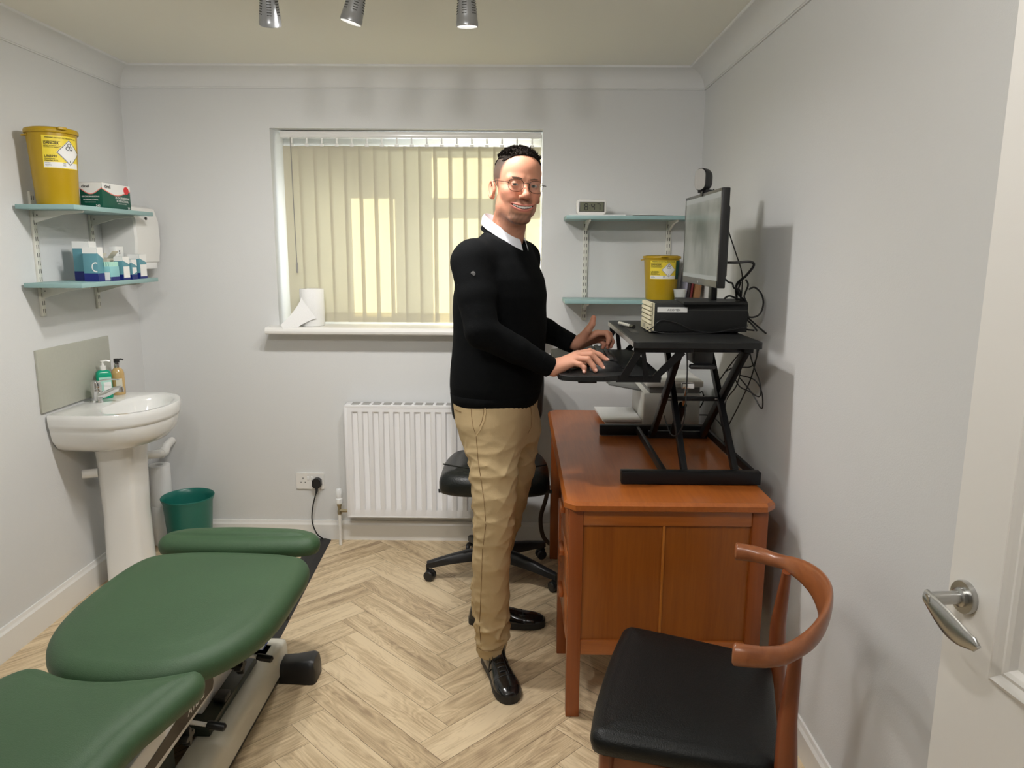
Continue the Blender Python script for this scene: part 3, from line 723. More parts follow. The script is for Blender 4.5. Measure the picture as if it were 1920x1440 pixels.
# ------------------------------------------------------------------ washbasin
BYc=3.175; bw=.262
t=thing('washbasin','white ceramic pedestal washbasin on the left wall with chrome mixer tap','washbasin',(XL+.14,BYc,0))
def bas(s,dx=0,n=40):
    """plan outline of the basin: flat against the wall, bowed front; s scales about (0, BYc)"""
    P=[]
    for k in range(n):
        a=-PI/2+PI*k/(n-1); P.append((.19+.215*math.cos(a)**.85 if math.cos(a)>0 else .19, bw*math.sin(a)))
    P=[(.0,-bw*.955),(.07,-bw*.99),(.13,-bw)]+P+[(.13,bw),(.07,bw*.99),(.0,bw*.955)]
    return P
def ring(s,z,keep=0.0,sx=None):
    sx=s if sx is None else sx
    return [(XL+.011+p[0]*sx, BYc+p[1]*s, z) for p in bas(1)]
g=G(); R=[]
for s,sx,z in ((.30,.45,.665),(.52,.62,.675),(.80,.86,.705),(.925,.945,.745),(.965,.972,.785),(.972,.976,.800),(.982,.985,.802),(.992,.994,.815),(1,1,.838),(.998,.998,.852),(.988,.99,.860)): R.append(ring(s,z,sx=sx))
g.loft(R,caps=False)
# top deck then bowl
def bowl(k,z,n=len(bas(1))):
    """bowl ring blended from rim to bowl; centre further out from the wall"""
    P=[]; cx=.235
    out=bas(1)
    for p in out:
        x=p[0]; y=p[1]; a=math.atan2(y,(x-cx)); 
        rx=.142 if x>cx else .098; r=1/math.sqrt((math.cos(a)/rx)**2+(math.sin(a)/.205)**2)
        P.append((XL+.011+cx+math.cos(a)*r*k, BYc+math.sin(a)*r*k, z))
    return P
R2=[ring(.988,.860,sx=.99),bowl(1.06,.860),bowl(1.0,.857),bowl(.95,.838),bowl(.86,.790),bowl(.70,.752),bowl(.45,.735),bowl(.12,.730)]
g.loft(R2,caps=False); V=bowl(.12,.730); g.add(V,[tuple(range(len(V)))],True); V=ring(.30,.665,sx=.45); g.add(V,[tuple(range(len(V)))],True)
bs=g.build('basin','ceramic',t,angle=50)
g=G(); g.lathe([(.012,0),(.008,.003),(.0,.003)],(XL+.011+.235-.094,BYc,.832),(1,0,.35),20); g.build('overflow_ring','chrome',bs)
g=G(); g.lathe([(0,0),(.0075,0),(.0075,.0045),(0,.0045)],(XL+.011+.235-.094,BYc,.832),(1,0,.35),16); g.build('overflow_hole','slot',bs)
g=G(); R=[]
for z,k in ((0,1.06),(.02,1.04),(.03,1),(.35,.93),(.62,1.0),(.70,1.08)):
    P=[]
    for j in range(28):
        a=2*PI*j/28; ca,sa=math.cos(a),math.sin(a); e=.55
        P.append((-1.785+.088*k*math.copysign(abs(ca)**e,ca), 3.20+.098*k*math.copysign(abs(sa)**e,sa), z))
    R.append(P)
g.loft(R); g.build('pedestal','ceramic',t,angle=40)
# mixer tap
tp=Vector((-1.872,3.195,.860)); g=G()
g.lathe([(0,0),(.026,0),(.026,.004),(.021,.010),(.0205,.045),(.022,.055),(.020,.064),(0,.066)],tp,n=28); tap=g.build('mixer_tap','chrome',t)
g=G(); pts=curve3([tp+Vector((0,0,.030)),tp+Vector((.04,0,.038)),tp+Vector((.085,0,.058)),tp+Vector((.112,0,.066))],5); g.tube(pts,[.017-.007*i/len(pts) for i in range(len(pts))],14); g.cyl(tp+Vector((.110,0,.070)),tp+Vector((.112,0,.048)),.011); g.build('spout','chrome',tap)
g=G(); g.lathe([(0,.062),(.022,.062),(.023,.075),(.018,.092),(.008,.098),(0,.098)],tp,n=24)
pts=curve3([tp+Vector((-.005,0,.085)),tp+Vector((.03,0,.098)),tp+Vector((.07,0,.104)),tp+Vector((.105,0,.103))],5); g.tube(pts,[.012,.012,.011,.010,.009,.008,.0075,.007,.007,.007,.0065,.006,.006,.006,.006,.005][:len(pts)],12,flat=.5,up=(0,1,0)); g.build('tap_lever','chrome',tap)
# white waste pipe elbow
g=G(); g.tube(curve3([(-1.90,3.26,.60),(-1.80,3.45,.545),(-1.80,3.60,.515),(-1.815,3.68,.53),(-1.82,3.745,.54)],6),.021,14); g.tube([(-1.80,3.57,.517),(-1.805,3.625,.515)],.026,14); g.build('waste_pipe','gloss',t)
g=G(); g.tube([(-1.905,3.085,.56),(-1.85,3.11,.56)],.020,12); g.build('waste_pipe','gloss',t)

# soap bottles on the basin
t=thing('soap_bottle','green soap bottle with a white pump on the washbasin, behind the tap','bottle',(-1.888,3.29,.861),rot=math.radians(40),local=True)
g=G(); R=[]
for z,k in ((0,.94),(.004,1),(.105,1),(.118,.93),(.126,.72),(.130,.45)): R.append([(p[0]*k,p[1]*k,z) for p in rrect(.064,.042,.014)])
g.loft(R); g.build('bottle_body','green_soap',t,angle=45)
g=G(); g.lathe([(.013,.129),(.013,.148),(.006,.150),(.004,.166),(.009,.167),(.009,.172),(0,.173)],n=18); g.tube([(0,0,.170),(.016,-.002,.171),(.030,-.003,.166)],.0035,8); g.build('pump','gloss',t)
G().bx((-.024,-.0222,.02),(.026,-.0212,.098)).build('label','mint',t)
G().bx((-.006,-.0228,.035),(.024,-.0220,.075)).build('label','white_paper',t)
t=thing('soap_bottle','clear amber soap bottle with a black pump on the washbasin','bottle',(-1.868,3.372,.861),rot=math.radians(35),local=True)
g=G(); g.lathe([(0,0),(.026,0),(.028,.004),(.028,.100),(.024,.115),(.013,.126),(.011,.130)],n=28,sy=.8); g.build('bottle_body','amber_soap',t,angle=45)
g=G(); g.lathe([(.012,.129),(.012,.146),(.006,.148),(.006,.150)],n=18); g.build('collar','chrome',t)
g=G(); g.lathe([(.006,.149),(.0125,.150),(.0125,.166),(.010,.169),(0,.169)],n=18); g.tube([(0,0,.163),(.018,-.004,.166),(.028,-.006,.162)],.004,8); g.build('pump','black',t)
G().bx((-.012,-.0235,.03),(.014,-.0222,.078)).build('label','card',t)

# paper rolls stacked behind the pedestal, and the bin
for k,lb in enumerate(('white paper roll on the floor behind the basin pedestal, lower of two','white paper roll on top of another, behind the basin pedestal and bin')):
    at((-1.862,3.672,.215*k)); g=G(); g.lathe([(.020,0),(.052,0),(.053,.003),(.053,.211),(.052,.214),(.020,.214),(.019,.212),(.019,.002),(.020,0)],(-1.862,3.672,.215*k),n=36,closed=True)
    o=g.build('paper_roll','tissue',angle=50); tag(o,lb,'paper roll','paper rolls stacked by the basin')
t=thing('waste_bin','round teal plastic waste bin on the floor by the back wall','bin',(-1.672,3.56,0))
g=G(); g.lathe([(0,0),(.094,0),(.098,.004),(.100,.012),(.118,.270),(.126,.292),(.1285,.298),(.1270,.301),(.122,.296),(.1150,.270),(.0965,.012),(0,.010)],(-1.672,3.56,0),n=56); g.build('bin_body','bin',t,angle=50)
# ================================================================== BACK WALL
t=thing('radiator','white ribbed panel radiator under the window','radiator',(-.47,3.69,0))
rx0,rx1,rz0,rz1,ry=-.880,-.02,.160,.752,3.650
g=G(); pit=.0533; nx=15
X=[(rx0,0)]
for i in range(nx):
    b0=rx0+.034+i*pit
    X+=[(b0,0),(b0+.006,1),(b0+.028,1),(b0+.034,0)]
X.append((rx1,0))
Z=[(rz0,0),(rz0+.040,0),(rz0+.054,1),(rz1-.036,1),(rz1-.028,0),(rz1,0)]
V=[(x,ry+.009*dx_*dz_,z) for z,dz_ in Z for x,dx_ in X]; w=len(X)
g.add(V,[(j*w+i,j*w+i+1,(j+1)*w+i+1,(j+1)*w+i) for j in range(len(Z)-1) for i in range(w-1)],False)
g.bx((rx0,ry+.0102,rz0),(rx1,ry+.018,rz1)); g.bx((rx0-.001,ry-.001,rz0-.001),(rx0+.012,ry+.02,rz1+.001),.001); g.bx((rx0,ry-.0015,rz1-.006),(rx1,ry+.018,rz1+.001),.001); g.bx((rx0,ry-.0015,rz0-.001),(rx1,ry+.018,rz0+.006),.001)
g.build('front_panel','rad',t)
g=G(); g.bx((rx0,ry+.07,rz0),(rx1,ry+.08,rz1)); g.build('rear_panel','rad',t)
g=G(); g.bx((rx0-.003,ry-.002,rz1+.0),(rx1,ry+.085,rz1+.006),.001); g.bx((rx0-.003,ry-.002,rz0),(rx0-.001,ry+.085,rz1+.006)); gr=g.build('top_grille','rad',t)
g=G()
for i in range(15):
    x=rx0+.03+i*.054
    g.bx((x,ry+.014,rz1+.0055),(x+.040,ry+.040,rz1+.0068)); g.bx((x,ry+.046,rz1+.0055),(x+.040,ry+.072,rz1+.0068))
g.build('grille_slots','edge_grey',gr)
vx,vy=-.928,3.665; g=G(); g.lathe([(0,0),(.0115,0),(.0115,.018),(.009,.022),(.009,.040),(.012,.044),(.012,.058),(0,.058)],(vx,vy,.172),n=12); g.cyl((vx,vy,.190),(rx0+.004,vy,.190),.0095,n=12); v=g.build('valve_body','brass',t)
g=G(); g.lathe([(0,0),(.017,0),(.0185,.006),(.0175,.026),(.0140,.030),(.0160,.038),(.0165,.072),(.012,.080),(0,.082)],(vx,vy,.230),n=10); g.build('thermostat_head','upvc',v,angle=30)
g=G(); g.tube([(vx,vy,0),(vx,vy,.175)],.0085,12); g.build('feed_pipe','gloss',t)

# double socket with one plug
t=thing('wall_socket','white double wall socket low on the back wall, left of the radiator','socket',(-1.098,YB,.325))
g=G(); g.prism(rrect(.147,.087,.006),(-1.098,YB,.325),(1,0,0),(0,0,1),(0,-.009,0)); g.build('faceplate','gloss',t)
g=G(); 
for x in (-1.108,-1.088): g.box((x,YB-.0105,.340),(.010,.005,.020),.001,(.1,0,0))
g.build('rocker_switch','upvc',t)
g=G()
for cx in (-1.135,-1.060):
    g.bx((cx-.002,YB-.0096,.336),(cx+.002,YB-.0088,.344))
    for s in (-1,1): g.bx((cx+s*.011-.003,YB-.0096,.316),(cx+s*.011+.003,YB-.0088,.320))
g.build('pin_holes','slot',t)
t=thing('power_plug','black mains plug and cable running from the wall socket to the floor','plug',(-1.058,YB-.03,.32))
g=G(); g.prism([(-.024,-.016),(-.014,-.026),(.014,-.026),(.024,-.016),(.022,.014),(.008,.024),(-.008,.024),(-.022,.014)],(-1.058,YB-.0095,.322),(1,0,0),(0,0,1),(0,-.030,0)); g.build('plug_body','black',t)
g=G(); g.tube([(-1.058,YB-.030,.302),(-1.058,YB-.036,.280),(-1.060,YB-.040,.268)],[.010,.007,.005],10); g.tube(curve3([(-1.060,YB-.040,.270),(-1.077,YB-.05,.20),(-1.085,YB-.05,.12),(-1.062,YB-.06,.055),(-1.035,YB-.035,.012)],8),.0036,8); g.build('cable','black',t)
# rubber cable cover on the floor from the treatment table to the wall
at((-.99,3.2,0)); g=G()
a0,a1=Vector((-1.045,2.30,0)),Vector((-.925,2.30,0)); b0,b1=Vector((-1.098,3.722,0)),Vector((-.995,3.728,0))
rings=[]
for a,b in ((a0,a1),(b0,b1)):
    rings.append([a.lerp(b,f)+Vector((0,0,h)) for f,h in ((0,0),(.0,.002),(.28,.011),(.72,.011),(1,.002),(1,0))])
g.loft(rings,smooth=False); o=g.build('cable_cover','rubber'); tag(o,'long black rubber cable cover strip on the floor beside the treatment table','cable cover')

# paper roll on the window board
c=Vector((-1.045,3.735,WZ0+.0045)); at(c)
t=thing('paper_towel_roll','white paper towel roll on the windowsill with its loose end trailing over the edge','paper roll',c)
g=G(); g.lathe([(.018,0),(.058,0),(.060,.002),(.060,.183),(.058,.185),(.018,.185),(.017,.183),(.017,.002),(.018,0)],c,n=44,closed=True); g.build('roll','tissue',t,angle=50)
g=G(); A=[];k=11
for i in range(k):
    f=i/(k-1)
    top=Vector((-1.085-.075*f-.02*f*f, 3.690-.050*f, WZ0+.150-.135*f**.8)); bot=Vector((-1.010-.135*f, 3.672-.035*f, WZ0+.045-.075*f**1.4))
    for s_ in range(5): p=top.lerp(bot,s_/4); A.append(p+Vector((0,-.008*math.sin(s_/4*PI),0)))
F=[(i*5+j,i*5+j+1,(i+1)*5+j+1,(i+1)*5+j) for i in range(k-1) for j in range(4)]
A2=[p+Vector((.0006,.0008,0)) for p in A]; g.add(A,F,True); g.add(A2,[f[::-1] for f in F],True); g.build('loose_sheet','tissue',t)

# right shelf unit
t=thing('wall_shelf_unit','pair of pale blue-green shelves on slotted uprights on the back wall right of the window','shelf',(.53,YB,1.20))
slot_rail(.333,YB,1.190,1.70,t,'y'); slot_rail(.745,YB,1.190,1.70,t,'y')
for z in (1.70,1.305):
    G().bx((.222,3.530,z-.018),(.842,YB-.013,z),.0015).build('shelf_board','shelf',t)
    for x in (.333,.745): bracket(x,YB,z-.0185,.20,t,'y')
# clock
c=(.343,3.60,1.7042); t=thing('digital_clock','white digital alarm clock showing 8:47 on the top right shelf','clock',c,rot=math.radians(4),local=True)
g=G(); rr=[(p[0],p[1]+.036) for p in rrect(.142,.072,.016)]
R=[[(x*s,y,.036+(z-.036)*s) for x,z in rr] for y,s in ((-.022,.93),(-.019,.985),(-.010,1),(.020,.97),(.026,.9))]
g.loft(R); g.build('case','gloss',t,angle=30)
G().bx((-.060,-.0232,.014),(.060,-.0218,.060),.0005).build('bezel','bezel',t); sc=G().bx((-.056,-.0238,.0165),(.056,-.0231,.0575)).build('screen','lcd',t)
g=G()
def seg7(g,x,z,h,w,segs,y,th=.0036):
    P={'a':(x+w/2,z+h,w,0),'d':(x+w/2,z,w,0),'g':(x+w/2,z+h/2,w,0),'f':(x,z+h*.75,h/2,1),'b':(x+w,z+h*.75,h/2,1),'e':(x,z+h*.25,h/2,1),'c':(x+w,z+h*.25,h/2,1)}
    for s_ in segs:
        cx,cz,l,v=P[s_]; d=(th,.0006,l-.002) if v else (l-.002,.0006,th); g.box((cx,y,cz),d)
for i,s_ in enumerate(('abcdefg','bcfg','abc')):
    seg7(g,-.034+i*.026+(.006 if i else 0),.023,.028,.014,s_,-.0241)
for z in (.031,.043): g.box((-.0105,-.0241,z),(.003,.0006,.003))
g.build('digits','ink',sc)
# papers on the top shelf
at((.50,3.63,1.7)); 
g=G(); g.prism([(.235,3.545),(.50,3.535),(.53,3.70),(.25,3.72)],(0,0,1.7004),(1,0,0),(0,1,0),(0,0,.0035)); o=g.build('paper_stack','white_paper'); tag(o,'flat white papers under the digital clock on the top right shelf','paper','papers on the top right shelf')
g=G(); R=[]
for x in [.535+.035*i for i in range(9)]:
    z=1.7010+.0012*math.sin((x-.5)*14)+.0012; R.append([(x,3.545,z),(x,3.71,z+.001),(x,3.71,z+.0022),(x,3.545,z+.0012)])
g.loft(R); o=g.build('paper_sheet','white_paper'); tag(o,'curled white sheet of paper on the right part of the top right shelf','paper','papers on the top right shelf')
sharps_bin((.698,3.643,1.305),.087,.212,'smaller yellow sharps bin on the lower right shelf by the books',(-.08,-1),side_label=True)
# books leaning beside it and a plastic cup in front
def book(name,label,x,w,h,d,mt,lean,y=3.64,pages=True):
    t=thing(name,label,'book',(x,y,1.305),'books leaning on the lower right shelf',0,local=True); c,s=math.cos(lean),math.sin(lean)
    def T(p): return (p[0]*c+p[2]*s, p[1], -p[0]*s+p[2]*c+w*abs(s)*(1 if s>0 else 0))
    g=G(); g.bx((0,-d/2,0),(w,d/2,h),.001); g.v=[T(p) for p in g.v]; g.build('cover',mt,t)
    if pages:
        g=G(); g.bx((.002,-d/2+.004,h-.004),(w-.002,d/2-.003,h+.0006)); g.v=[T(p) for p in g.v]; g.build('pages','white_paper',t)
        g=G(); g.bx((w*.2,-d/2-.0006,h*.55),(w*.8,-d/2+.0002,h*.92)); g.v=[T(p) for p in g.v]; g.build('spine_band','white_paper' if mt!='book_brown' else 'book_dark',t)
    return t
book('book','pale grey paperback standing nearest the yellow bin on the lower right shelf',.798,.010,.175,.13,'book_grey',.10)
book('book','dark paperback, middle of the books on the lower right shelf',.811,.012,.172,.13,'book_dark',.10)
book('book','red-brown book leaning against the tan box file',.826,.010,.170,.13,'book_red',.10)
t=thing('box_file','tan card box leaning behind the monitor at the end of the lower right shelf','box',(.856,3.60,1.305),local=True)
g=G(); g.bx((-.014,-.05,0),(.012,.05,.165),.001); c,s=math.cos(.1),math.sin(.1); g.v=[(p[0]*c+p[2]*s,p[1],-p[0]*s+p[2]*c+.002) for p in g.v]; g.build('box_body','book_brown',t)
c=(.700,3.548,1.305)
t=thing('plastic_cup','clear plastic cup at the front of the lower right shelf','cup',(.775,3.562,1.3055)) 
g=G(); g.lathe([(0,0),(.026,0),(.036,.050),(.038,.052),(.0365,.052),(.034,.048),(.025,.002),(0,.002)],(.775,3.562,1.3055),n=28,sx=.85,sy=.85); g.build('cup_body','cupp',t,angle=50)
# ================================================================== DESK
t=thing('writing_desk','orange-brown wooden desk with panelled end against the right wall','desk',(.49,2.89,0))
dx0,dx1,dy0,dy1,dz=.150,.822,2.205,3.575,.76
def topring(ins,z):
    c=.035; P=[(dx0+ins,dy0+c),(dx0+c,dy0+ins),(dx1-c,dy0+ins),(dx1-ins,dy0+c),(dx1-ins,dy1-c),(dx1-c,dy1-ins),(dx0+c,dy1-ins),(dx0+ins,dy1-c)]
    return [(x,y,z) for x,y in P]
g=G(); g.loft([topring(.006,dz-.030),topring(0,dz-.026),topring(0,dz-.010),topring(.010,dz)],smooth=False); g.build('desk_top','desk_y',t)
lx0,lx1=.168,.80; ly0,ly1=2.228,3.55
def leg(x,y,w=.045,z1=.73):
    g=G(); g.bx((x,y,0),(x+w,y+w,z1),.003); g.build('leg','desk_frame',t)
leg(lx0,ly0); leg(lx1-.05,ly0,.05); leg(lx0,ly1-.045); leg(lx1-.05,ly1-.045,.05)
# inner leg of the pedestal that stands a little back
g=G(); g.bx((lx0-.010,2.62,0),(lx0+.03,2.66,.62),.003); g.build('leg','desk_frame',t)
# end panel with rails and centre batten
g=G(); g.bx((lx0+.04,ly0+.014,.26),(lx1-.045,ly0+.024,.70)); g.build('end_panel','desk_v',t)
g=G(); g.bx((lx0+.045,ly0+.004,.675),(lx1-.05,ly0+.030,.728),.002); g.build('top_rail','desk_x',t)
g=G(); g.bx((lx0+.045,ly0+.004,.225),(lx1-.05,ly0+.030,.275),.002); g.build('bottom_rail','desk_x',t)
g=G(); g.bx((.468,ly0+.008,.275),(.476,ly0+.016,.676),.001); g.build('centre_batten',wood('desk_batten',sr(196,128,50),sr(166,94,30),.3,2,5),t)
# pedestal carcass with drawers facing the room, side and back panels
g=G(); g.bx((lx0+.012,ly0+.03,.24),(lx1-.01,ly0+.42,.73)); g.build('drawer_carcass','desk_y',t)
for k in range(3):
    z=.255+k*.155; g=G(); g.bx((lx0-.002,ly0+.05,z),(lx0+.014,ly0+.40,z+.145),.003); d=g.build('drawer','desk_y',t)
    g=G(); g.bx((lx0-.018,ly0+.18,z+.085),(lx0-.002,ly0+.28,z+.102),.003); g.build('handle','desk_frame',d)
g=G(); g.bx((lx0+.012,ly0+.42,.62),(lx0+.030,ly1-.04,.73),.002); g.build('apron','desk_y',t)
g=G(); g.bx((lx1-.03,ly0+.05,.30),(lx1-.015,ly1-.045,.73)); g.build('back_panel','desk_v',t)
g=G(); g.bx((lx0+.04,ly1-.03,.30),(lx1-.045,ly1-.02,.73)); g.build('far_panel','desk_v',t)

# ================================================================== PRINTER
t=thing('printer','off-white desktop printer at the back of the desk, white paper in its tray','printer',(.68,3.36,.76))
px0,px1,py0,py1=.560,.815,3.215,3.545
g=G(); g.loft([[(px0+.0,py0,z),(px1,py0,z),(px1,py1,z),(px0+.0,py1,z)] for z in (.765,.93)],smooth=False)
g=G(); g.bx((px0,py0,.764),(px1,py1,.918),.012); g.build('body','printer',t)
g=G(); g.bx((px0+.025,py0+.002,.916),(px1-.005,py1-.002,.946),.004); g.build('output_slot','printer_grey',t)
g=G(); g.bx((px0+.010,py0-.010,.944),(px1+.008,py1+.0,.974),.008); lid=g.build('scanner_lid','printer',t)
g=G(); g.box((.485,3.37,.930),(.15,.20,.006),.002,(0,math.radians(10),0)); g.box((.413,3.37,.946),(.012,.12,.012),.002,(0,math.radians(10),0)); g.build('output_flap','printer_grey',t)
g=G(); g.bx((.395,py0+.02,.768),(px0+.01,py1-.04,.778),.002); g.build('paper_tray','printer',t)
g=G(); g.prism([(.385,3.225),(.556,3.225),(.556,3.50),(.372,3.50)],(0,0,.782),(1,0,0),(0,1,0),(0,0,.010)); at((.48,3.36,.78)); o=g.build('printer_paper','white_paper'); tag(o,'stack of white paper lying in the printer tray','paper')

# ================================================================== STANDING DESK CONVERTER
t=thing('standing_desk_converter','black standing desk converter with scissor legs on the wooden desk','desk riser',(.59,2.73,.76))
bz=1.250; X0c,X1c,Y0c,Y1c=.376,.793,2.360,3.090
def outline(x0,x1,y0,y1,r,z): return [(x0+(x1-x0)/2+p[0],y0+(y1-y0)/2+p[1],z) for p in rrect(x1-x0,y1-y0,r)]
g=G(); g.loft([outline(X0c+.0015,X1c-.0015,Y0c+.0015,Y1c-.0015,.02,bz-.022),outline(X0c,X1c,Y0c,Y1c,.022,bz-.020),outline(X0c,X1c,Y0c,Y1c,.022,bz-.002),outline(X0c+.002,X1c-.002,Y0c+.002,Y1c-.002,.02,bz)],smooth=True); tp=g.build('platform','black_top',t,angle=30)
g=G(); g.bx((X0c-.0012,Y0c+.022,bz-.019),(X0c+.001,Y1c-.022,bz-.003)); g.build('edge_band','edge_grey',tp)
g=G(); g.bx((.405,2.62,bz+.0002),(.432,2.86,bz+.0012)); g.build('device_slot','slot',tp)
# base rails on the desk and cross ties
zb=.760
for y in (2.388,3.050):
    g=G(); g.bx((.352,y,zb+.004),(.822,y+.034,zb+.047),.0025); g.build('base_rail','black_metal',t)
def bar(name,a,b,w,d,par=t,m='black_metal',up=(0,1,0)):
    a=Vector(a); b=Vector(b); v=b-a; q=v.to_track_quat('Z','Y').to_matrix(); yy=Vector(up); xx=yy.cross(v.normalized()).normalized(); R=Matrix((xx,yy,v.normalized())).transposed()
    g=G(); g.box((a+b)/2,(w,d,v.length),.0015,R); return g.build(name,m,par)
zt_=bz-.045
# scissor arms: near pair and far pair
Z0_,Z1_=zb+.032,zt_+.012
for A_,B_ in (((.540,2.435,Z1_),(.553,2.93,Z0_+.01)),((.590,2.96,Z1_),(.574,2.440,Z0_)),((.757,2.96,Z1_),(.749,2.440,Z0_)),((.760,2.435,Z1_),(.756,2.93,Z0_+.01))):
    v_=(Vector(B_)-Vector(A_)).normalized(); bar('scissor_arm',A_,B_,.030,.020,up=tuple(Vector((1,0,0))-v_*v_.x))
for x_ in (.556,.755):
    g=G(); g.cyl((x_-.022,2.695,.998),(x_+.022,2.695,.998),.009,n=14); g.build('pivot_bolt','steel',t)
for x_ in (.56,.757):
    g=G(); g.bx((x_-.016,2.40,bz-.040),(x_+.016,3.05,bz-.0225),.002); g.build('top_channel','black_metal',t)
    for y_ in (2.435,2.955):
        g=G(); g.cyl((x_-.022,y_,Z1_),(x_+.022,y_,Z1_),.010,n=14); g.build('pivot_bolt','black_metal',t)
bar('base_link',(.512,3.06,zb+.030),(.504,2.43,zb+.030),.014,.028,up=(0,0,1)); bar('base_link',(.800,3.06,zb+.030),(.808,2.43,zb+.030),.014,.028,up=(0,0,1))
bar('cross_bar',(.535,2.93,Z0_+.008),(.775,2.93,Z0_+.008),.030,.018,up=(0,1,0)); bar('cross_bar',(.545,2.435,Z1_),(.77,2.435,Z1_),.018,.018,up=(0,1,0)); bar('cross_bar',(.556,2.695,.998),(.755,2.695,.998),.016,.016,up=(0,1,0))
# gas strut with chrome clevis
g=G(); g.cyl((.625,2.88,zb+.055),(.632,2.76,.960),.016); g.build('gas_strut_body','black_metal',t)
g=G(); g.cyl((.632,2.76,.955),(.635,2.71,1.045),.006); g.bx((.612,2.690,1.035),(.656,2.715,1.055),.002); g.build('gas_strut_rod','chrome',t)
# release lever box
g=G(); g.bx((.590,2.45,bz-.085),(.655,2.55,bz-.022),.004); g.bx((.575,2.43,bz-.100),(.662,2.46,bz-.085),.006); g.build('release_lever','black',t)
# drop brackets carrying the keyboard tray
TZ2=1.118
def dropb(y):
    g=G(); o=(0,y,0)
    P=[(.385,bz-.022),(.545,bz-.022),(.545,bz-.034),(.515,bz-.040),(.468,TZ2-.012),(.445,TZ2-.022),(.330,TZ2-.022),(.330,TZ2+.002),(.355,TZ2+.004),(.400,bz-.050)]
    H=[(.418,bz-.046),(.500,bz-.046),(.505,bz-.054),(.462,TZ2+.030),(.448,TZ2+.036),(.442,TZ2+.030),(.424,TZ2+.075)] 
    # outer frame drawn as four straps so that the opening stays clear
    def strap(a,b,w): bar('x',a,b,w,.005)
    return P
for y in (2.392,3.045):
    g=G(); cnt=[0]
    def seg(a,b,w,w2=None):
        cnt[0]+=1; yy_=y+.0007*cnt[0]; a=Vector((a[0],yy_,a[1])); b=Vector((b[0],yy_,b[1])); d=(b-a).normalized(); nrm=Vector((-d.z,0,d.x)); w2=w if w2 is None else w2
        V=[a+nrm*w/2,a-nrm*w/2,b-nrm*w2/2,b+nrm*w2/2]; V2=[p+Vector((0,.006,0)) for p in V]
        g.add(V+V2,[(0,1,2,3),(7,6,5,4),(0,4,5,1),(1,5,6,2),(2,6,7,3),(3,7,4,0)])
    seg((.380,bz-.030),(.560,bz-.030),.018); seg((.400,bz-.03),(.347,TZ2+.004),.022,.024); seg((.410,bz-.03),(.425,TZ2),.014,.018); seg((.540,bz-.035),(.450,TZ2+.006),.026,.020); seg((.325,TZ2+.002),(.472,TZ2+.002),.018)
    g.build('drop_bracket','black_metal',t)
# keyboard tray: waisted outline
P=[(.135,2.42),(.145,2.392),(.175,2.378),(.285,2.376),(.325,2.392),(.345,2.405),(.470,2.405),(.480,2.42),(.480,3.03),(.470,3.045),(.345,3.045),(.325,3.058),(.285,3.072),(.175,3.072),(.145,3.058),(.135,3.03)]
P=[(q.x,q.y) for q in smooth_closed([(P[i][0]+(P[(i+1)%len(P)][0]-P[i][0])*f_,P[i][1]+(P[(i+1)%len(P)][1]-P[i][1])*f_) for i in range(len(P)) for f_ in (.12,.5,.88)],140)]
g=G(); g.loft([[(x,y,TZ2-.002) for x,y in P],[(x,y,TZ2) for x,y in P],[(x,y,TZ2+.014) for x,y in P],[(.31+(x-.31)*.985,2.725+(y-2.725)*.994,TZ2+.016) for x,y in P]],smooth=False); tr_=g.build('keyboard_tray','black_top',t)
g=G(); g.bx((.200,2.40,TZ2-.012),(.262,2.43,TZ2-.002),.002); g.build('tray_stop','black',tr_)
TT=TZ2+.016

# keyboard
t=thing('keyboard','black computer keyboard on the keyboard tray under his hands','keyboard',(.28,2.78,TT),rot=math.radians(-2),local=True)
g=G(); R=[]
for x,z in ((-.078,.008),(.078,.022)): pass
kx,ky=.078,.215
g.add([(-kx,-ky,.001),(kx,-ky,.001),(kx,ky,.001),(-kx,ky,.001),(-kx,-ky,.010),(kx,-ky,.024),(kx,ky,.024),(-kx,ky,.010)],[(3,2,1,0),(4,5,6,7),(0,1,5,4),(1,2,6,5),(2,3,7,6),(3,0,4,7)]); g.build('case','black',t)
g=G(); kt=Euler((0,-math.atan2(.014,.156),0)).to_matrix()
for r in range(6):
    x=-.060+r*.0225+(.005 if r==5 else 0); zz=.010+(x+kx)/.156*.014
    for c_ in range(21):
        y=-.202+c_*.0202
        if r==0 and 6<c_<13:
            if c_==9: g.box((x,y,zz+.004),(.016,.118,.006),.0012,kt)
            continue
        g.box((x,y,zz+.004),(.0165,.0172,.006),.0014,kt)
g.build('keys',mat('key_plastic',(.035,.035,.034,1),.35),t)
# mouse
c=(.300,2.492,TT); t=thing('computer_mouse','black computer mouse under his right hand on the tray','mouse',c,local=True)
g=G(); R=[]
for k in range(11):
    f=k/10; x=-.055+.11*f; w=.030*math.sin(PI*(.12+.80*f))**.5; h=.034*math.sin(PI*(.10+.80*f))**.6
    R.append([(x, w*math.cos(a), max(0.0005,h*math.sin(a))) for a in [PI*j/12 for j in range(13)]]+[(x,-w*.6,.0004),(x,w*.6,.0004)])
g.loft(R); g.build('shell','black',t)
g=G(); g.tube(curve3([(.052,0,.008),(.09,.05,.004),(.12,.2,.004),(.16,.32,.003)],6),.0017,6); g.build('cable','black',t)

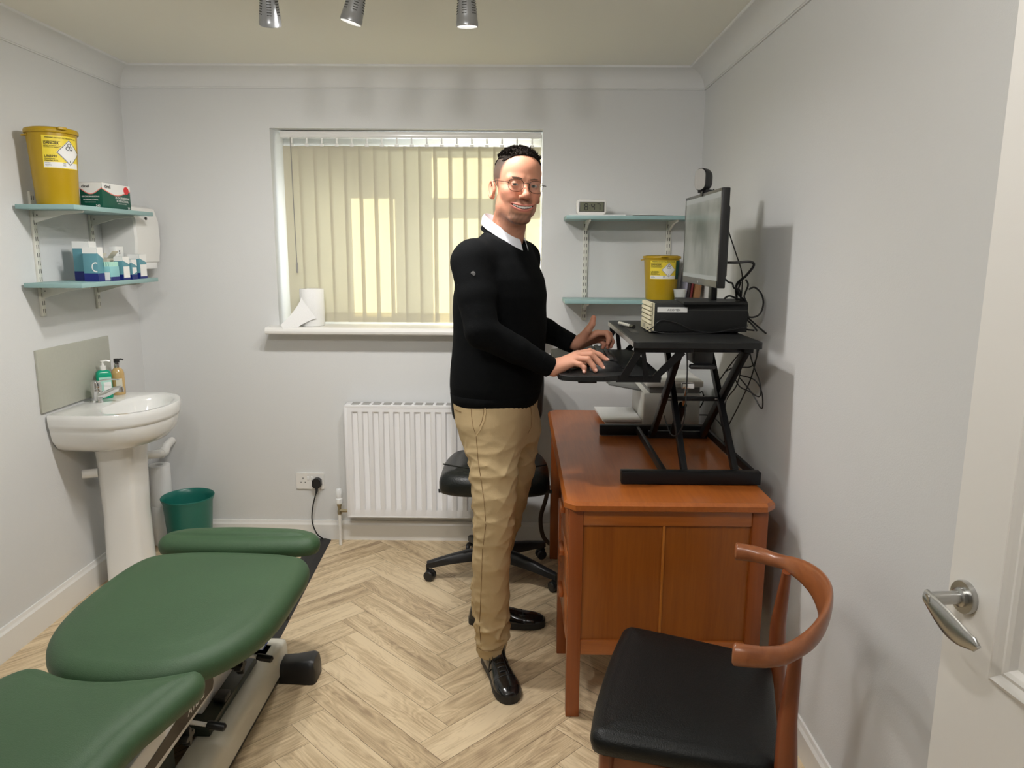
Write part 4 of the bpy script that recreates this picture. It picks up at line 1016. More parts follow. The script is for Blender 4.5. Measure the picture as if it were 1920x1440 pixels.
# ================================================================== COMPUTER, MONITOR, WEBCAM
t=thing('desktop_computer','black desktop computer lying flat with a cream slatted front, under the monitor','computer',(.635,2.72,bz))
cx0,cx1,cy0,cy1,cz0,cz1=.470,.812,2.612,2.805,bz+.006,bz+.106
g=G(); g.bx((cx0+.012,cy0,cz0),(cx1,cy1,cz1),.002); g.build('case','black_top',t)
G().bx((cx0+.014,cy0-.0005,cz1-.024),(cx1,cy0+.001,cz1-.0225)).build('seam','slot',t)
g=G(); g.bx((cx0+.004,cy0+.001,cz0),(cx0+.014,cy1-.001,cz1)); fb=g.build('front_bezel','cream_bezel',t)
g=G()
for k in range(5):
    z=cz0+.026+k*.0155; g.prism([(0,0),(-.010,.002),(-.008,.0125),(0,.0135)],(cx0+.006,cy0+.001,z),(1,0,0),(0,0,1),(0,cy1-cy0-.014,0))
g.bx((cx0-.003,cy0+.001,cz0),(cx0+.006,cy1-.001,cz0+.024)); g.build('bezel_slats','cream_bezel',fb)
g=G(); 
for y in (cy0+.10,cy0+.12): g.bx((cx0-.0035,y,cz0+.006),(cx0-.0028,y+.004,cz0+.020))
g.build('port','slot',fb); g=G()
for k in range(5): g.bx((cx0-.0035,cy0+.015+k*.010,cz0+.008),(cx0-.0028,cy0+.021+k*.010,cz0+.013))
g.build('buttons','slot',fb)
g=G(); g.bx((.492,cy0-.0012,cz1-.031),(.598,cy0-.0002,cz1-.013)); lb=g.build('asset_label','white_paper',t)
f=plane_fn((.527,cy0-.0016,cz1-.0265),(1,0,0),(0,0,1)); text('ACOMB4',f,width=.046).build('label_print','ink',lb)
for x in (cx0+.03,cx1-.03):
    for y in (cy0+.03,cy1-.03): G().cyl((x,y,bz+.0005),(x,y,cz0+.001),.008).build('foot','rubber',t)

MXc=.662
t=thing('monitor','black flat monitor standing on the desktop computer','monitor',(.69,2.715,cz1))
mz0,mz1,my0,my1=1.418,1.742,2.452,2.975
g=G(); g.bx((MXc-.006,my0,mz0),(MXc+.020,my1,mz1),.003); g.bx((MXc+.018,my0+.06,mz0+.03),(MXc+.042,my1-.06,mz1-.05),.010); g.build('housing','black',t)
g=G(); g.bx((MXc-.008,my0+.001,mz0+.001),(MXc-.0055,my1-.001,mz0+.024),.0008); g.bx((MXc-.008,my0+.001,mz1-.011),(MXc-.0055,my1-.001,mz1-.001),.0008); g.bx((MXc-.008,my0+.001,mz0+.001),(MXc-.0055,my0+.009,mz1-.001),.0008); g.bx((MXc-.008,my1-.009,mz0+.001),(MXc-.0055,my1-.001,mz1-.001),.0008); bz_=g.build('bezel','bezel',t)
scm=bpy.data.materials.new('screen'); scm.use_nodes=True; nt=scm.node_tree; b=nt.nodes['Principled BSDF']; b.inputs['Roughness'].default_value=.18; b.inputs['Base Color'].default_value=(.03,.03,.03,1)
tc=nt.nodes.new('ShaderNodeTexCoord'); sp=nt.nodes.new('ShaderNodeTexNoise'); sp.inputs['Scale'].default_value=3.5; sp.inputs['Detail'].default_value=3
mp=nt.nodes.new('ShaderNodeMapping'); mp.inputs['Scale'].default_value=(1,3,1.6); nt.links.new(tc.outputs['Object'],mp.inputs[0]); nt.links.new(mp.outputs[0],sp.inputs['Vector'])
rp=nt.nodes.new('ShaderNodeValToRGB'); rp.color_ramp.elements[0].position=.35; rp.color_ramp.elements[0].color=sr(98,102,90); rp.color_ramp.elements[1].position=.62; rp.color_ramp.elements[1].color=sr(138,138,126)
nt.links.new(sp.outputs['Fac'],rp.inputs[0]); nt.links.new(rp.outputs[0],b.inputs['Emission Color']); b.inputs['Emission Strength'].default_value=.34
g=G(); g.bx((MXc-.0066,my0+.0085,mz0+.0235),(MXc-.0054,my1-.0085,mz1-.0105)); sc=g.build('screen',scm,t)
sb=emis('screen_bar',sr(150,152,144),.34)
G().bx((MXc-.0069,my0+.0085,mz0+.0235),(MXc-.0065,my1-.0085,mz0+.038)).build('task_bar',sb,sc); g=G(); g.bx((MXc-.0069,my0+.0085,mz1-.030),(MXc-.0065,my1-.0085,mz1-.0108)); g.build('window_bar',sb,sc)
f=plane_fn((MXc-.0083,2.722,mz0+.008),(0,-1,0),(0,0,1)); text('hp',f,width=.012,bold=True).build('logo','white_metal',bz_)
g=G(); g.bx((.700,2.695,cz1+.008),(.722,2.735,mz0+.10),.003); g.bx((.684,2.66,mz0+.06),(.704,2.77,mz0+.15),.004); g.build('stand_neck','black',t)
g=G(); g.loft([[(.575,2.57,z),(.80,2.59,z),(.815,2.77,z),(.60,2.84,z)] for z in (cz1+.0005,cz1+.008)],smooth=False); g.build('stand_base','black_top',t)
t=thing('webcam','dark webcam clipped on top of the monitor','webcam',(MXc,2.72,mz1+.001),rot=math.radians(38),local=True)
g=G(); R=[[(dx, p[0]*s_, .046+p[1]*s_) for p in rrect(.052,.078,.024,8)] for dx,s_ in ((-.026,.93),(-.023,1),(-.012,1),(.004,.97),(.014,.86),(.022,.66),(.026,.40))]
g.loft(R); g.build('camera_body','black',t,angle=30)
g=G(); g.loft([[(dx, p[0], .046+p[1]) for p in rrect(.046,.072,.021,8)] for dx in (-.0272,-.0258)],smooth=False); fp=g.build('front_plate','edge_grey',t)
g=G(); g.bx((-.012,-.02,.0005),(.038,.02,.012),.002); g.box((-.012,.002,-.003),(.004,.030,.020),.001,(0,0,math.radians(-38))); g.build('clip','black',t)

# pens and small things on the platform
t=thing('marker_pen','white marker pen lying on the riser platform beside the computer','pen',(.415,2.80,bz))
g=G(); g.cyl((.398,2.895,bz+.009),(.425,2.775,bz+.009),.0065,n=12); g.build('barrel','white_metal',t); g=G(); g.cyl((.425,2.775,bz+.009),(.432,2.745,bz+.009),.007,n=12); g.build('cap','black',t)
# ---- cables
def cable(label,paths,r=.003,name='cable_bundle',cat='cable',m='black'):
    at(paths[0][0]); g=G()
    for p in paths: g.tube(curve3(p,8),r,7)
    o=g.build(name,m); tag(o,label,cat); return o
cable('thin black cable drooping across the near side of the desktop computer',[[(.455,2.640,bz+.003),(.475,2.604,bz+.020),(.505,2.600,bz+.048),(.56,2.598,bz+.038),(.62,2.596,bz+.014),(.70,2.597,bz+.008),(.76,2.600,bz+.022),(.825,2.64,bz+.030)],[(.470,2.606,bz+.010),(.52,2.594,bz+.003),(.60,2.592,bz+.004),(.68,2.590,bz+.006),(.75,2.594,bz+.016),(.81,2.60,bz+.028)]],.0016,'thin_cable')
cable('thick black video cable looping from the back of the monitor',[[(.712,2.62,1.500),(.76,2.61,1.500),(.805,2.60,1.503),(.818,2.60,1.490),(.80,2.62,1.455),(.78,2.66,1.42),(.790,2.68,1.36),(.80,2.72,1.30)]],.0045,'video_cable')
g_=G(); at((.71,2.62,1.5)); g_.cyl((.698,2.623,1.500),(.742,2.615,1.500),.007); 
cable('black webcam cable hanging down behind the monitor',[[(.690,2.70,1.755),(.715,2.66,1.68),(.735,2.63,1.60),(.76,2.62,1.53),(.788,2.63,1.46),(.80,2.66,1.38)]],.0022,'webcam_cable')
cable('tangled bundle of black cables beside the computer at the right wall',[
 [(.705,2.60,1.462),(.73,2.60,1.435),(.75,2.61,1.428),(.76,2.62,1.412),(.785,2.63,1.40),(.80,2.66,1.34)],
 [(.825,2.66,1.405),(.845,2.66,1.412),(.870,2.66,1.39),(.880,2.66,1.355),(.870,2.66,1.318),(.845,2.66,1.305),(.815,2.66,1.31)],
 [(.722,2.60,1.375),(.74,2.60,1.385),(.77,2.62,1.375),(.80,2.65,1.365),(.822,2.66,1.33),(.828,2.66,1.30),(.82,2.68,1.28)],
 [(.80,2.68,1.43),(.79,2.67,1.39),(.815,2.67,1.36),(.80,2.68,1.32),(.825,2.67,1.29),(.815,2.66,1.265),(.84,2.62,1.262)],
 [(.806,2.64,1.44),(.818,2.65,1.42),(.81,2.66,1.38),(.822,2.66,1.35),(.806,2.66,1.32),(.83,2.65,1.30),(.85,2.60,1.275),(.863,2.56,1.258)],
 [(.795,2.66,1.44),(.78,2.66,1.41),(.80,2.66,1.37),(.79,2.67,1.34)],
 [(.815,2.64,1.30),(.83,2.62,1.285),(.845,2.60,1.262)]],.0033,'cable_bundle')
cable('loose black cables hanging under the riser along the right wall',[
 [(.83,2.66,1.225),(.84,2.62,1.15),(.86,2.58,1.08),(.862,2.58,1.03),(.83,2.60,1.045),(.80,2.62,1.06),(.78,2.64,1.10)],
 [(.77,2.70,1.10),(.80,2.68,1.12),(.85,2.66,1.125),(.868,2.66,1.16),(.866,2.66,1.22)],
 [(.80,2.70,1.225),(.82,2.68,1.14),(.815,2.70,1.05),(.79,2.74,.98),(.80,2.76,.90),(.81,2.78,.83)],
 [(.80,2.62,1.09),(.84,2.60,1.04),(.866,2.56,.99),(.862,2.56,1.05),(.84,2.58,1.09),(.80,2.62,1.10)],
 [(.77,2.78,1.05),(.80,2.76,1.11),(.825,2.70,1.18),(.82,2.64,1.225)],
 [(.855,2.60,1.2),(.845,2.64,1.08),(.83,2.72,.96),(.82,2.80,.86),(.82,2.84,.765)]],.0024,'hanging_cables')
cable('black printer cable curling behind the printer',[[(.822,3.34,.80),(.845,3.32,.84),(.850,3.30,.88),(.838,3.29,.91),(.828,3.30,.90)],[(.83,3.30,.80),(.85,3.20,.82),(.862,3.10,.82),(.868,3.0,.80)]],.003,'printer_cable')
cable('thin black release cable under the riser platform',[[(.560,2.43,bz-.024),(.566,2.43,1.13),(.566,2.44,.98),(.556,2.48,.915),(.545,2.55,.90),(.55,2.70,.93)]],.0022,'release_cable')
# ================================================================== OFFICE CHAIR behind the man
C0=Vector((-.10,3.30,0)); t=thing('office_chair','black leather office chair on castors behind the man, in front of the radiator','chair',C0)
g=G(); R=[]
for k in range(5):
    a=math.radians(187-72*k); d=Vector((math.cos(a),math.sin(a),0)); sd=Vector((-d.y,d.x,0))
    g=G(); rr=[]
    for f,z,w,h in ((.03,.125,.030,.030),(.12,.118,.026,.026),(.22,.100,.022,.020),(.30,.082,.019,.016),(.325,.078,.015,.013)):
        c=C0+d*f+Vector((0,0,z)); rr.append([c+sd*w+Vector((0,0,-h)),c+sd*w*.9+Vector((0,0,h*.6)),c+sd*w*.4+Vector((0,0,h)),c-sd*w*.4+Vector((0,0,h)),c-sd*w*.9+Vector((0,0,h*.6)),c-sd*w+Vector((0,0,-h))])
    g.loft(rr); g.build('base_arm','black',t,angle=50)
    p=C0+d*.322; q=G(); ax=Vector((math.cos(a+1.1),math.sin(a+1.1),0))
    for s_ in (-1,1): q.lathe([(0,-.009),(.020,-.009),(.0245,-.005),(.0245,.005),(.020,.009),(0,.009)],p+ax*.014*s_+Vector((0,0,.0245))+Vector((-ax.y,ax.x,0))*.012,ax,22)
    q.cyl(p+Vector((0,0,.045)),p+Vector((0,0,.075)),.007); q.box(p+Vector((0,0,.046))+Vector((-ax.y,ax.x,0))*.010,(.030,.030,.014),.004,(0,0,a)); q.build('caster','black',t)
g=G(); g.cyl(C0+Vector((0,0,.09)),C0+Vector((0,0,.16)),.036); g.cyl(C0+Vector((0,0,.16)),C0+Vector((0,0,.30)),.026); g.cyl(C0+Vector((0,0,.30)),C0+Vector((0,0,.44)),.014); g.build('gas_column','black',t)
g=G(); g.box(C0+Vector((0,0,.445)),(.20,.26,.035),.008); g.build('seat_mechanism','black',t)
for s_ in (-1,1):
    g=G(); g.tube([C0+Vector((s_*.08,-.02,.445)),C0+Vector((s_*.19,-.04,.450))],.0045,8); g.tube([C0+Vector((s_*.18,-.04,.450)),C0+Vector((s_*.215,-.045,.449)),C0+Vector((s_*.262,-.05,.442))],[.006,.012,.009],10,flat=.6); g.build('lever','black',t)
ol=[(-.245,-.10),(-.235,-.20),(-.15,-.245),(0,-.25),(.15,-.245),(.235,-.20),(.245,-.10),(.24,.10),(.19,.21),(0,.235),(-.19,.21),(-.24,.10)]
g=G(); R=pad([(C0.x+p[0],C0.y+.0+p[1]) for p in ol],.60,.125,.055,.02); g.loft(R); seat=g.build('seat','leather',t,angle=60)
g=G(); f0=C0+Vector((0,-.243,.54))
g.tube(curve3([C0+Vector((-.23,-.13,.595)),C0+Vector((-.10,-.215,.600)),C0+Vector((0,-.225,.600)),C0+Vector((.10,-.215,.600)),C0+Vector((.23,-.13,.595))],6),.0035,6); g.build('seat_seam','leather',seat)
g=G(); R=[]
for y,s_ in ((.0,.86),(.012,.97),(.035,1.0),(.06,.97),(.075,.80)):
    R.append([(C0.x+p[0]*s_, C0.y+.185+y+.5*(p[0]*s_)**2*-1.0+.02*((p[1])/.25)**2, .865+p[1]*s_) for p in [(q[0],q[1]) for q in smooth_closed([(-.225,-.04),(-.215,.14),(-.12,.215),(0,.23),(.12,.215),(.215,.14),(.225,-.04),(.19,-.165),(0,-.185),(-.19,-.165)],60)]])
g.loft(R); g.build('backrest','leather',t,angle=60)
g=G(); g.tube(curve3([C0+Vector((0,.08,.43)),C0+Vector((0,.25,.45)),C0+Vector((0,.29,.60)),C0+Vector((0,.26,.80))],6),.022,8,flat=.5); g.build('back_support','black',t)

# brown strap hanging down beside the desk at the back
g=G(); at((.14,3.45,.0)); g.tube(curve3([(.165,3.66,.34),(.150,3.66,.26),(.125,3.66,.16),(.140,3.66,.06),(.185,3.66,.012),(.21,3.66,.008)],6),.011,6,flat=.25)
o=g.build('bag_strap','tan'); tag(o,'thin brown strap hanging in the gap between office chair and desk','strap')

# ================================================================== ELBOW CHAIR (front right)
ca=math.atan2(-.157,.958) # local +x points to the back of the chair
CH=Vector((.452,1.690,0)); t=thing('elbow_chair','walnut elbow chair with curved back rail and black vinyl seat','chair',CH,rot=math.atan2(-.33,1)+.03,local=True)
# seat: front edge at x=-.21, back at x=.19
g=G(); out=[(-.222,-.225),(-.232,-.10),(-.232,.10),(-.222,.225),(-.214,.252),(-.190,.266),(-.10,.262),(.05,.250),(.155,.236),(.182,.222),(.192,.19),(.196,.08),(.196,-.08),(.192,-.19),(.182,-.222),(.155,-.236),(.05,-.250),(-.10,-.262),(-.190,-.266),(-.214,-.252)]
R=pad(out,.462,.070,.030,.010,n=140,zfn=lambda x,y:.010*(y/.25)**2+.004*(-x/.2)); g.loft(R); g.build('seat','vinyl_black',t,angle=60)
g=G()
V=lambda x,y,z: Vector((x,y,z))
for y in (-1,1):
    g=G(); g.tube([V(-.185,y*.215,0),V(-.185,y*.222,.20),V(-.182,y*.226,.40)],[.013,.017,.019],14); g.build('leg','chair_wood_v',t)
    g=G(); g.tube([V(.245,y*.232,0),V(.220,y*.230,.22),V(.205,y*.226,.42),V(.200,y*(.205 if y>0 else .222),.56),V(.208,(.160 if y>0 else -.214),.728)],[.012,.019,.025,.020,.012],14); g.build('rear_leg','chair_wood_v',t)
    g=G(); g.box((0,y*.222,.365),(.36,.020,.055),.004); g.build('side_rail','chair_wood',t)
g=G(); g.box((-.185,0,.365),(.020,.43,.055),.004); g.build('front_rail','chair_wood',t)
g=G(); g.box((.175,0,.365),(.020,.43,.050),.004); g.build('back_rail','chair_wood',t)
g=G(); g.tube([V(-.0,-.222,.20),V(0,.222,.20)],.009,10); g.build('stretcher','chair_wood',t)
# bowed top rail: deep blade in the middle, round arm ends
g=G(); R=[]; npt=41
for k in range(npt):
    f=k/(npt-1)*2-1; a=f*math.radians(92)
    y=-.032+.272*math.sin(a); x=.100+.178*math.cos(a)
    if abs(f)>.85: x-=.010*(abs(f)-.85)/.15
    e=abs(f); hh=.040-.022*min(1,e/.62)**1.5 if e<.62 else .018+.006*(e-.62)/.38
    tt=.011+.009*min(1,e/.7)**2
    z=.735+.018*(1-min(1,e/.7)**2)
    tilt=.25*(1-e)
    tx=Vector((-.178*math.sin(a),.272*math.cos(a),0)).normalized(); nr=Vector((tx.y,-tx.x,0)); zz=Vector((0,0,1))
    nn=(nr*math.cos(tilt)+zz*-math.sin(tilt)); uu=(zz*math.cos(tilt)+nr*math.sin(tilt))
    sc=1
    c=V(x,y,z); R.append([c+nn*tt*math.cos(b)+uu*hh*math.sin(b) for b in [2*PI*j/20 for j in range(20)]])
def scaled(Rg,s,off): 
    c=sum((Vector(p) for p in Rg),Vector())/len(Rg); return [c+off+(Vector(p)-c)*s for p in Rg]
d0=(Vector(R[0][0])-Vector(R[1][0])).normalized(); d1=(Vector(R[-1][0])-Vector(R[-2][0])).normalized()
R=[scaled(R[0],.72,d0*.006),scaled(R[0],.94,d0*.003)]+R+[scaled(R[-1],.94,d1*.003),scaled(R[-1],.72,d1*.006)]
g.loft(R); g.build('bowed_back_rail','chair_wood',t,angle=60)

# ================================================================== TREATMENT TABLE
t=thing('treatment_table','green vinyl chiropractic treatment table with cream base','treatment table',(-1.02,1.75,0))
zt=.505
out=[(-1.22,2.45),(-1.02,2.465),(-.80,2.445),(-.715,2.38),(-.702,2.20),(-.710,1.98),(-.765,1.82),(-.87,1.715),(-1.02,1.685),(-1.17,1.715),(-1.275,1.82),(-1.33,1.98),(-1.338,2.20),(-1.31,2.38)]
g=G(); g.loft(pad(out,zt,.095,.045,.016,n=180)); g.build('seat_pad','pad',t,angle=70)
out=[(-1.27,2.495),(-1.15,2.482),(-1.02,2.478),(-.89,2.482),(-.77,2.495),(-.728,2.53),(-.735,2.59),(-.80,2.635),(-.90,2.650),(-1.02,2.655),(-1.14,2.650),(-1.24,2.635),(-1.302,2.59),(-1.31,2.53)]
g=G(); g.loft(pad(out,zt+.016,.085,.040,.014,n=160)); g.build('end_pad','pad',t,angle=70)
out=[(-1.22,1.715),(-1.12,1.675),(-1.02,1.662),(-.92,1.675),(-.83,1.705),(-.795,1.703),(-.778,1.660),(-.794,1.59),(-.813,1.52),(-.836,1.42),(-.850,1.20),(-.855,.98),(-.90,.86),(-1.02,.83),(-1.14,.86),(-1.185,.98),(-1.195,1.20),(-1.225,1.38),(-1.265,1.46),(-1.295,1.54),(-1.305,1.62),(-1.275,1.69)]
g=G(); g.loft(pad(out,zt,.078,.036,.012,n=180)); g.build('chest_pad','pad',t,angle=70)
# base: cream rails with rounded shoulders, dark plinth, cross end and feet
def rail(x0,x1,name,y0=.95,y1=2.47):
    g=G(); R=[]
    for y,s in ((y0,1),(y1-.03,1),(y1-.010,.93),(y1,.80)):
        h=.128; P=[(x0,.030),(x1,.030),(x1,.085),(x1-.006,.108),(x1-.020,.122),(x1-.038,h),(x0+.012,h),(x0,.116)]
        cx_=(x0+x1)/2; R.append([(cx_+(p[0]-cx_)*s, y, .030+(p[1]-.030)*s) for p in P])
    g.loft(R,smooth=True); return g.build(name,'cream_metal',t,angle=50)
rail(-.945,-.845,'base_rail'); rail(-1.095,-1.195,'base_rail')
g=G(); g.bx((-.935,.95,.012),(-.850,2.42,.034)); g.bx((-1.19,.95,.012),(-1.10,2.42,.034)); g.build('plinth','black',t)
g=G(); R=[]
for x,s in ((-1.20,.9),(-1.19,1),(-.868,1),(-.852,.96),(-.846,.86)):
    P=[(2.355,.03),(2.355,.112),(2.365,.128),(2.485,.128),(2.502,.120),(2.510,.10),(2.510,.03)]
    R.append([(x,2.43+(p[0]-2.43)*s,.03+(p[1]-.03)*s) for p in P])
g.loft(R); ee=g.build('end_crosspiece','cream_metal',t,angle=50)
g=G(); g.bx((-.952,2.405,.1282),(-.902,2.460,.1290)); lb=g.build('instruction_label','label_blue',ee)
g=G(); g.bx((-.948,2.410,.1289),(-.932,2.428,.1293)); g.bx((-.926,2.408,.1289),(-.905,2.438,.1292)); g.build('label_panel','white_paper',lb)
for sx in (1,-1):
    g=G(); R=[]
    for d,w,h,s in ((.0,.046,.074,1),(.05,.048,.078,1),(.108,.054,.088,1),(.124,.050,.082,1),(.131,.036,.06,1)):
        x=-1.02+sx*(.172+d); P=[(-w,.002),(w,.002),(w*.98,h*.7),(w*.80,h*.93),(w*.5,h),(-w*.5,h),(-w*.80,h*.93),(-w*.98,h*.7)]
        R.append([(x,2.445+p[0],p[1]) for p in P])
    g.loft(R); g.build('foot','black',t,angle=50)
    g=G(); R=[[(-1.02+sx*(.172+d),1.02+p[0],p[1]) for p in [(-w,.002),(w,.002),(w*.98,h*.7),(w*.5,h),(-w*.5,h),(-w*.98,h*.7)]] for d,w,h in ((0,.052,.088),(.118,.06,.10),(.141,.04,.07))]
    g.loft(R); g.build('foot','black',t,angle=50)
# lift housing with printed stripe, and the steel under-frames
g=G(); g.bx((-1.16,1.00,.272),(-.878,1.945,.372),.006); hs=g.build('lift_housing','white_metal',t)
g=G(); g.bx((-1.12,1.10,.125),(-.935,1.80,.274),.004); g.build('lift_column','dark_green_metal',t)
g=G(); xx=-.8775
def side(pts,m,name,e=0,par=None):
    g=G(); g.prism(pts,(xx+e,0,0),(0,1,0),(0,0,1),(.0008,0,0)); return g.build(name,m,par or hs)
side([(1.10,.296),(1.50,.294),(1.93,.284),(1.94,.300),(1.935,.338),(1.76,.338),(1.60,.326),(1.10,.318)],'brown_panel','brown_panel')
f=plane_fn((xx+.0012,1.772,.303),(0,1,-.05),(0,.05,1)); text('ATLAS',f,width=.108,bold=True,shear=.25).build('maker_lettering','white_paper',hs)
g=G(); g.bx((-1.14,1.93,.128),(-.895,2.33,.155),.003); g.build('inner_deck','dark_green_metal',t)
g=G(); g.bx((-.935,2.05,.155),(-.895,2.10,.175),.006); g.build('deck_catch','black',t)
g=G(); g.bx((-1.13,1.70,.345),(-.915,2.40,.385),.004); g.bx((-1.13,2.40,.385),(-.915,2.62,.41),.003); g.bx((-1.10,2.0,.15),(-.945,2.28,.35),.004); g.build('support_frame','white_metal',t)
g=G(); g.bx((-1.13,.95,.36),(-.915,1.66,.40),.004); g.build('support_frame','white_metal',t)
def knobset(y,z,x0,ln):
    g=G(); g.cyl((-.95,y,z),(x0,y,z),.016); g.build('socket_tube','white_metal',t)
    g=G(); g.cyl((x0,y,z),(x0+.03,y,z),.011); g.build('chrome_pin','chrome',t)
    g=G(); V=[]
    prof=[]
    for k in range(40):
        a=2*PI*k/40; prof.append(((.020+.009*math.cos(4*a))*math.cos(a),(.020+.009*math.cos(4*a))*math.sin(a)))
    g.loft([[(x0+.028+dx,y+p[0]*s,z+p[1]*s) for p in prof] for dx,s in ((0,.9),(.004,1),(.018,1),(.022,.9))]); g.build('star_knob','black',t,angle=40)
    g=G(); g.tube([(x0-.03,y+.015,z+.032),(x0+.045,y+.03,z+.020),(x0+.085,y+.035,z+.010)],.006,10); lv=g.build('lever_rod','white_metal',t)
    g=G(); g.tube([(x0+.080,y+.035,z+.012),(x0+.09,y+.036,z+.009),(x0+.125,y+.040,z-.0),(x0+.13,y+.040,z-.002)],[.009,.0115,.0115,.006],14); g.build('lever_grip','black',lv)
knobset(2.135,.232,-.915,.1); knobset(1.790,.232,-.932,.1)
g=G(); g.tube([(-.80,2.335,.42),(-.795,2.345,.335)],.005,8); lv=g.build('lever_rod','white_metal',t)
g=G(); g.tube([(-.795,2.345,.345),(-.794,2.346,.335),(-.792,2.35,.280),(-.792,2.35,.275)],[.008,.010,.010,.006],12); g.build('lever_grip','black',lv)
g=G(); g.lathe([(0,0),(.020,0),(.024,.006),(.024,.010),(0,.012)],(-.878,1.53,.30),(1,0,0),20); g.tube(curve3([(-.875,1.50,.27),(-.855,1.49,.24),(-.860,1.47,.18),(-.87,1.45,.14)],5),.006,8); g.build('gauge_and_hose','white_metal',t)
# ================================================================== THE MAN: signed distance fields meshed into smooth surfaces
import openvdb as vdb
def N3(a): return np.array(a, dtype=np.float64)
class Fld:
    """coordinate block"""
    def __init__(s, lo, hi, h):
        s.lo=N3(lo); s.h=h; s.n=[int(math.ceil((hi[i]-lo[i])/h))+1 for i in range(3)]
        ax=[s.lo[i]+h*np.arange(s.n[i]) for i in range(3)]
        s.X,s.Y,s.Z=np.meshgrid(*ax,indexing='ij')
def smin(a,b,k):
    h=np.clip(.5+.5*(b-a)/k,0,1); return b*(1-h)+a*h-k*h*(1-h)
def smax(a,b,k): return -smin(-a,-b,k)
def seg(X,Y,Z,a,b,ra,rb):
    a=N3(a); b=N3(b); d=b-a; L2=d@d
    t=np.clip(((X-a[0])*d[0]+(Y-a[1])*d[1]+(Z-a[2])*d[2])/L2,0,1)
    return np.sqrt((X-a[0]-t*d[0])**2+(Y-a[1]-t*d[1])**2+(Z-a[2]-t*d[2])**2)-(ra+(rb-ra)*t)
def ell(X,Y,Z,c,r,R=None):
    x,y,z=X-c[0],Y-c[1],Z-c[2]
    if R is not None:
        x,y,z=(R[0][0]*x+R[1][0]*y+R[2][0]*z, R[0][1]*x+R[1][1]*y+R[2][1]*z, R[0][2]*x+R[1][2]*y+R[2][2]*z)
    k0=np.sqrt((x/r[0])**2+(y/r[1])**2+(z/r[2])**2); k1=np.sqrt((x/r[0]**2)**2+(y/r[1]**2)**2+(z/r[2]**2)**2)
    return k0*(k0-1)/np.maximum(k1,1e-9)
def chain(X,Y,Z,pts,k=.02):
    d=None
    for i in range(len(pts)-1):
        q=seg(X,Y,Z,pts[i][:3],pts[i+1][:3],pts[i][3],pts[i+1][3]); d=q if d is None else smin(d,q,k)
    return d
def sdf_mesh(fn, lo, hi, h):
    F_=Fld(lo,hi,h); v=fn(F_.X,F_.Y,F_.Z).astype(np.float32)
    g=vdb.FloatGrid(10.0); g.copyFromArray(v); P,Q=g.convertToQuads(isovalue=0.0)
    P=np.asarray(P,dtype=np.float64)*h+F_.lo; Q=np.asarray(Q)
    return P,Q
def mesh_np(name,P,Q,m,parent=None,attr=None,fn=None):
    o0=np.array(ORG); me=bpy.data.meshes.new(name); me.from_pydata((P-o0).tolist(),[],[tuple(int(i) for i in q) for q in Q])
    me.polygons.foreach_set('use_smooth',[True]*len(me.polygons)); me.update()
    bm=bmesh.new(); bm.from_mesh(me); bmesh.ops.recalc_face_normals(bm,faces=bm.faces); bm.to_mesh(me); bm.free()
    if attr:
        c=fn(P); me.color_attributes.new(attr,'FLOAT_COLOR','POINT'); ca=me.color_attributes[attr]
        buf=np.ones((len(P),4),dtype=np.float32); buf[:,:3]=c; ca.data.foreach_set('color',buf.ravel())
    me.materials.append(M[m] if isinstance(m,str) else m)
    ob=bpy.data.objects.new(name,me); COL.objects.link(ob)
    if parent: ob.parent=parent
    else: ob.location=ORG
    return ob
def ray_dir(u,v): d=_fw+_r2*((u-960)/F_PX)+_u2*((720-v)/F_PX); return np.array(d)
def at_y(u,v,y): d=ray_dir(u,v); return np.array([0,0,CAM_H])+d*(y/d[1])
def surf(fn,u,v,y0=2.1,y1=3.2,off=0.0):
    """first point of a surface along a line of sight"""
    d=ray_dir(u,v); C_=np.array([0,0,CAM_H]); t=y0/d[1]; t1=y1/d[1]
    while t<t1:
        p=C_+d*t; q=float(fn(*[np.array([c]) for c in p])[0])-off
        if q<.0004: return p
        t+=max(q*.7,.0008)
    return None
M['skin']=attr_mat('skin','skin_tone',.55,bump=.15,bscale=700,sss=.12)
M['sweater']=mat('black_knit',(.0035,.004,.0045,1),.9,bump=.5,bscale=500,spec=.1,Sheen_Weight=.0)
M['trousers']=mat('khaki_cotton',sr(190,167,128),.85,bump=.4,bscale=700,var=.06,vscale=30,spec=.2)
M['stitch']=mat('khaki_stitch',sr(128,100,64),.9)
M['shirt']=mat('white_shirt',(.78,.80,.86,1),.8,bump=.2,bscale=600)
M['shoe']=mat('black_shoe_leather',(.008,.008,.008,1),.2,coat=.6)
M['shoe_sole']=mat('black_shoe_sole',(.012,.012,.012,1),.5)
M['hair']=mat('dark_brown_hair',(.010,.007,.005,1),.85,var=.3,vscale=60,spec=.12)
M['brow']=mat('brown_brow',(.15,.095,.065,1),.8)
M['eye_white']=mat('eye_white',(.42,.39,.37,1),.2); M['iris']=mat('iris',(.075,.085,.075,1),.15); M['pupil']=mat('pupil',(.004,.004,.004,1),.05)
M['teeth']=mat('teeth',(.85,.83,.78,1),.2)
M['mouth']=mat('mouth_dark',(.09,.02,.02,1),.5)
M['spec_frame']=mat('spectacle_frame',(.035,.022,.020,1),.25,.8)

PX,PY=-.075,2.63
man=thing('person','man in black sweater and khaki trousers standing at the raised desk, smiling','person',(PX,PY,0))
fdir=np.array([math.cos(math.radians(-26)),math.sin(math.radians(-26))]); rdir=np.array([fdir[1],-fdir[0]])

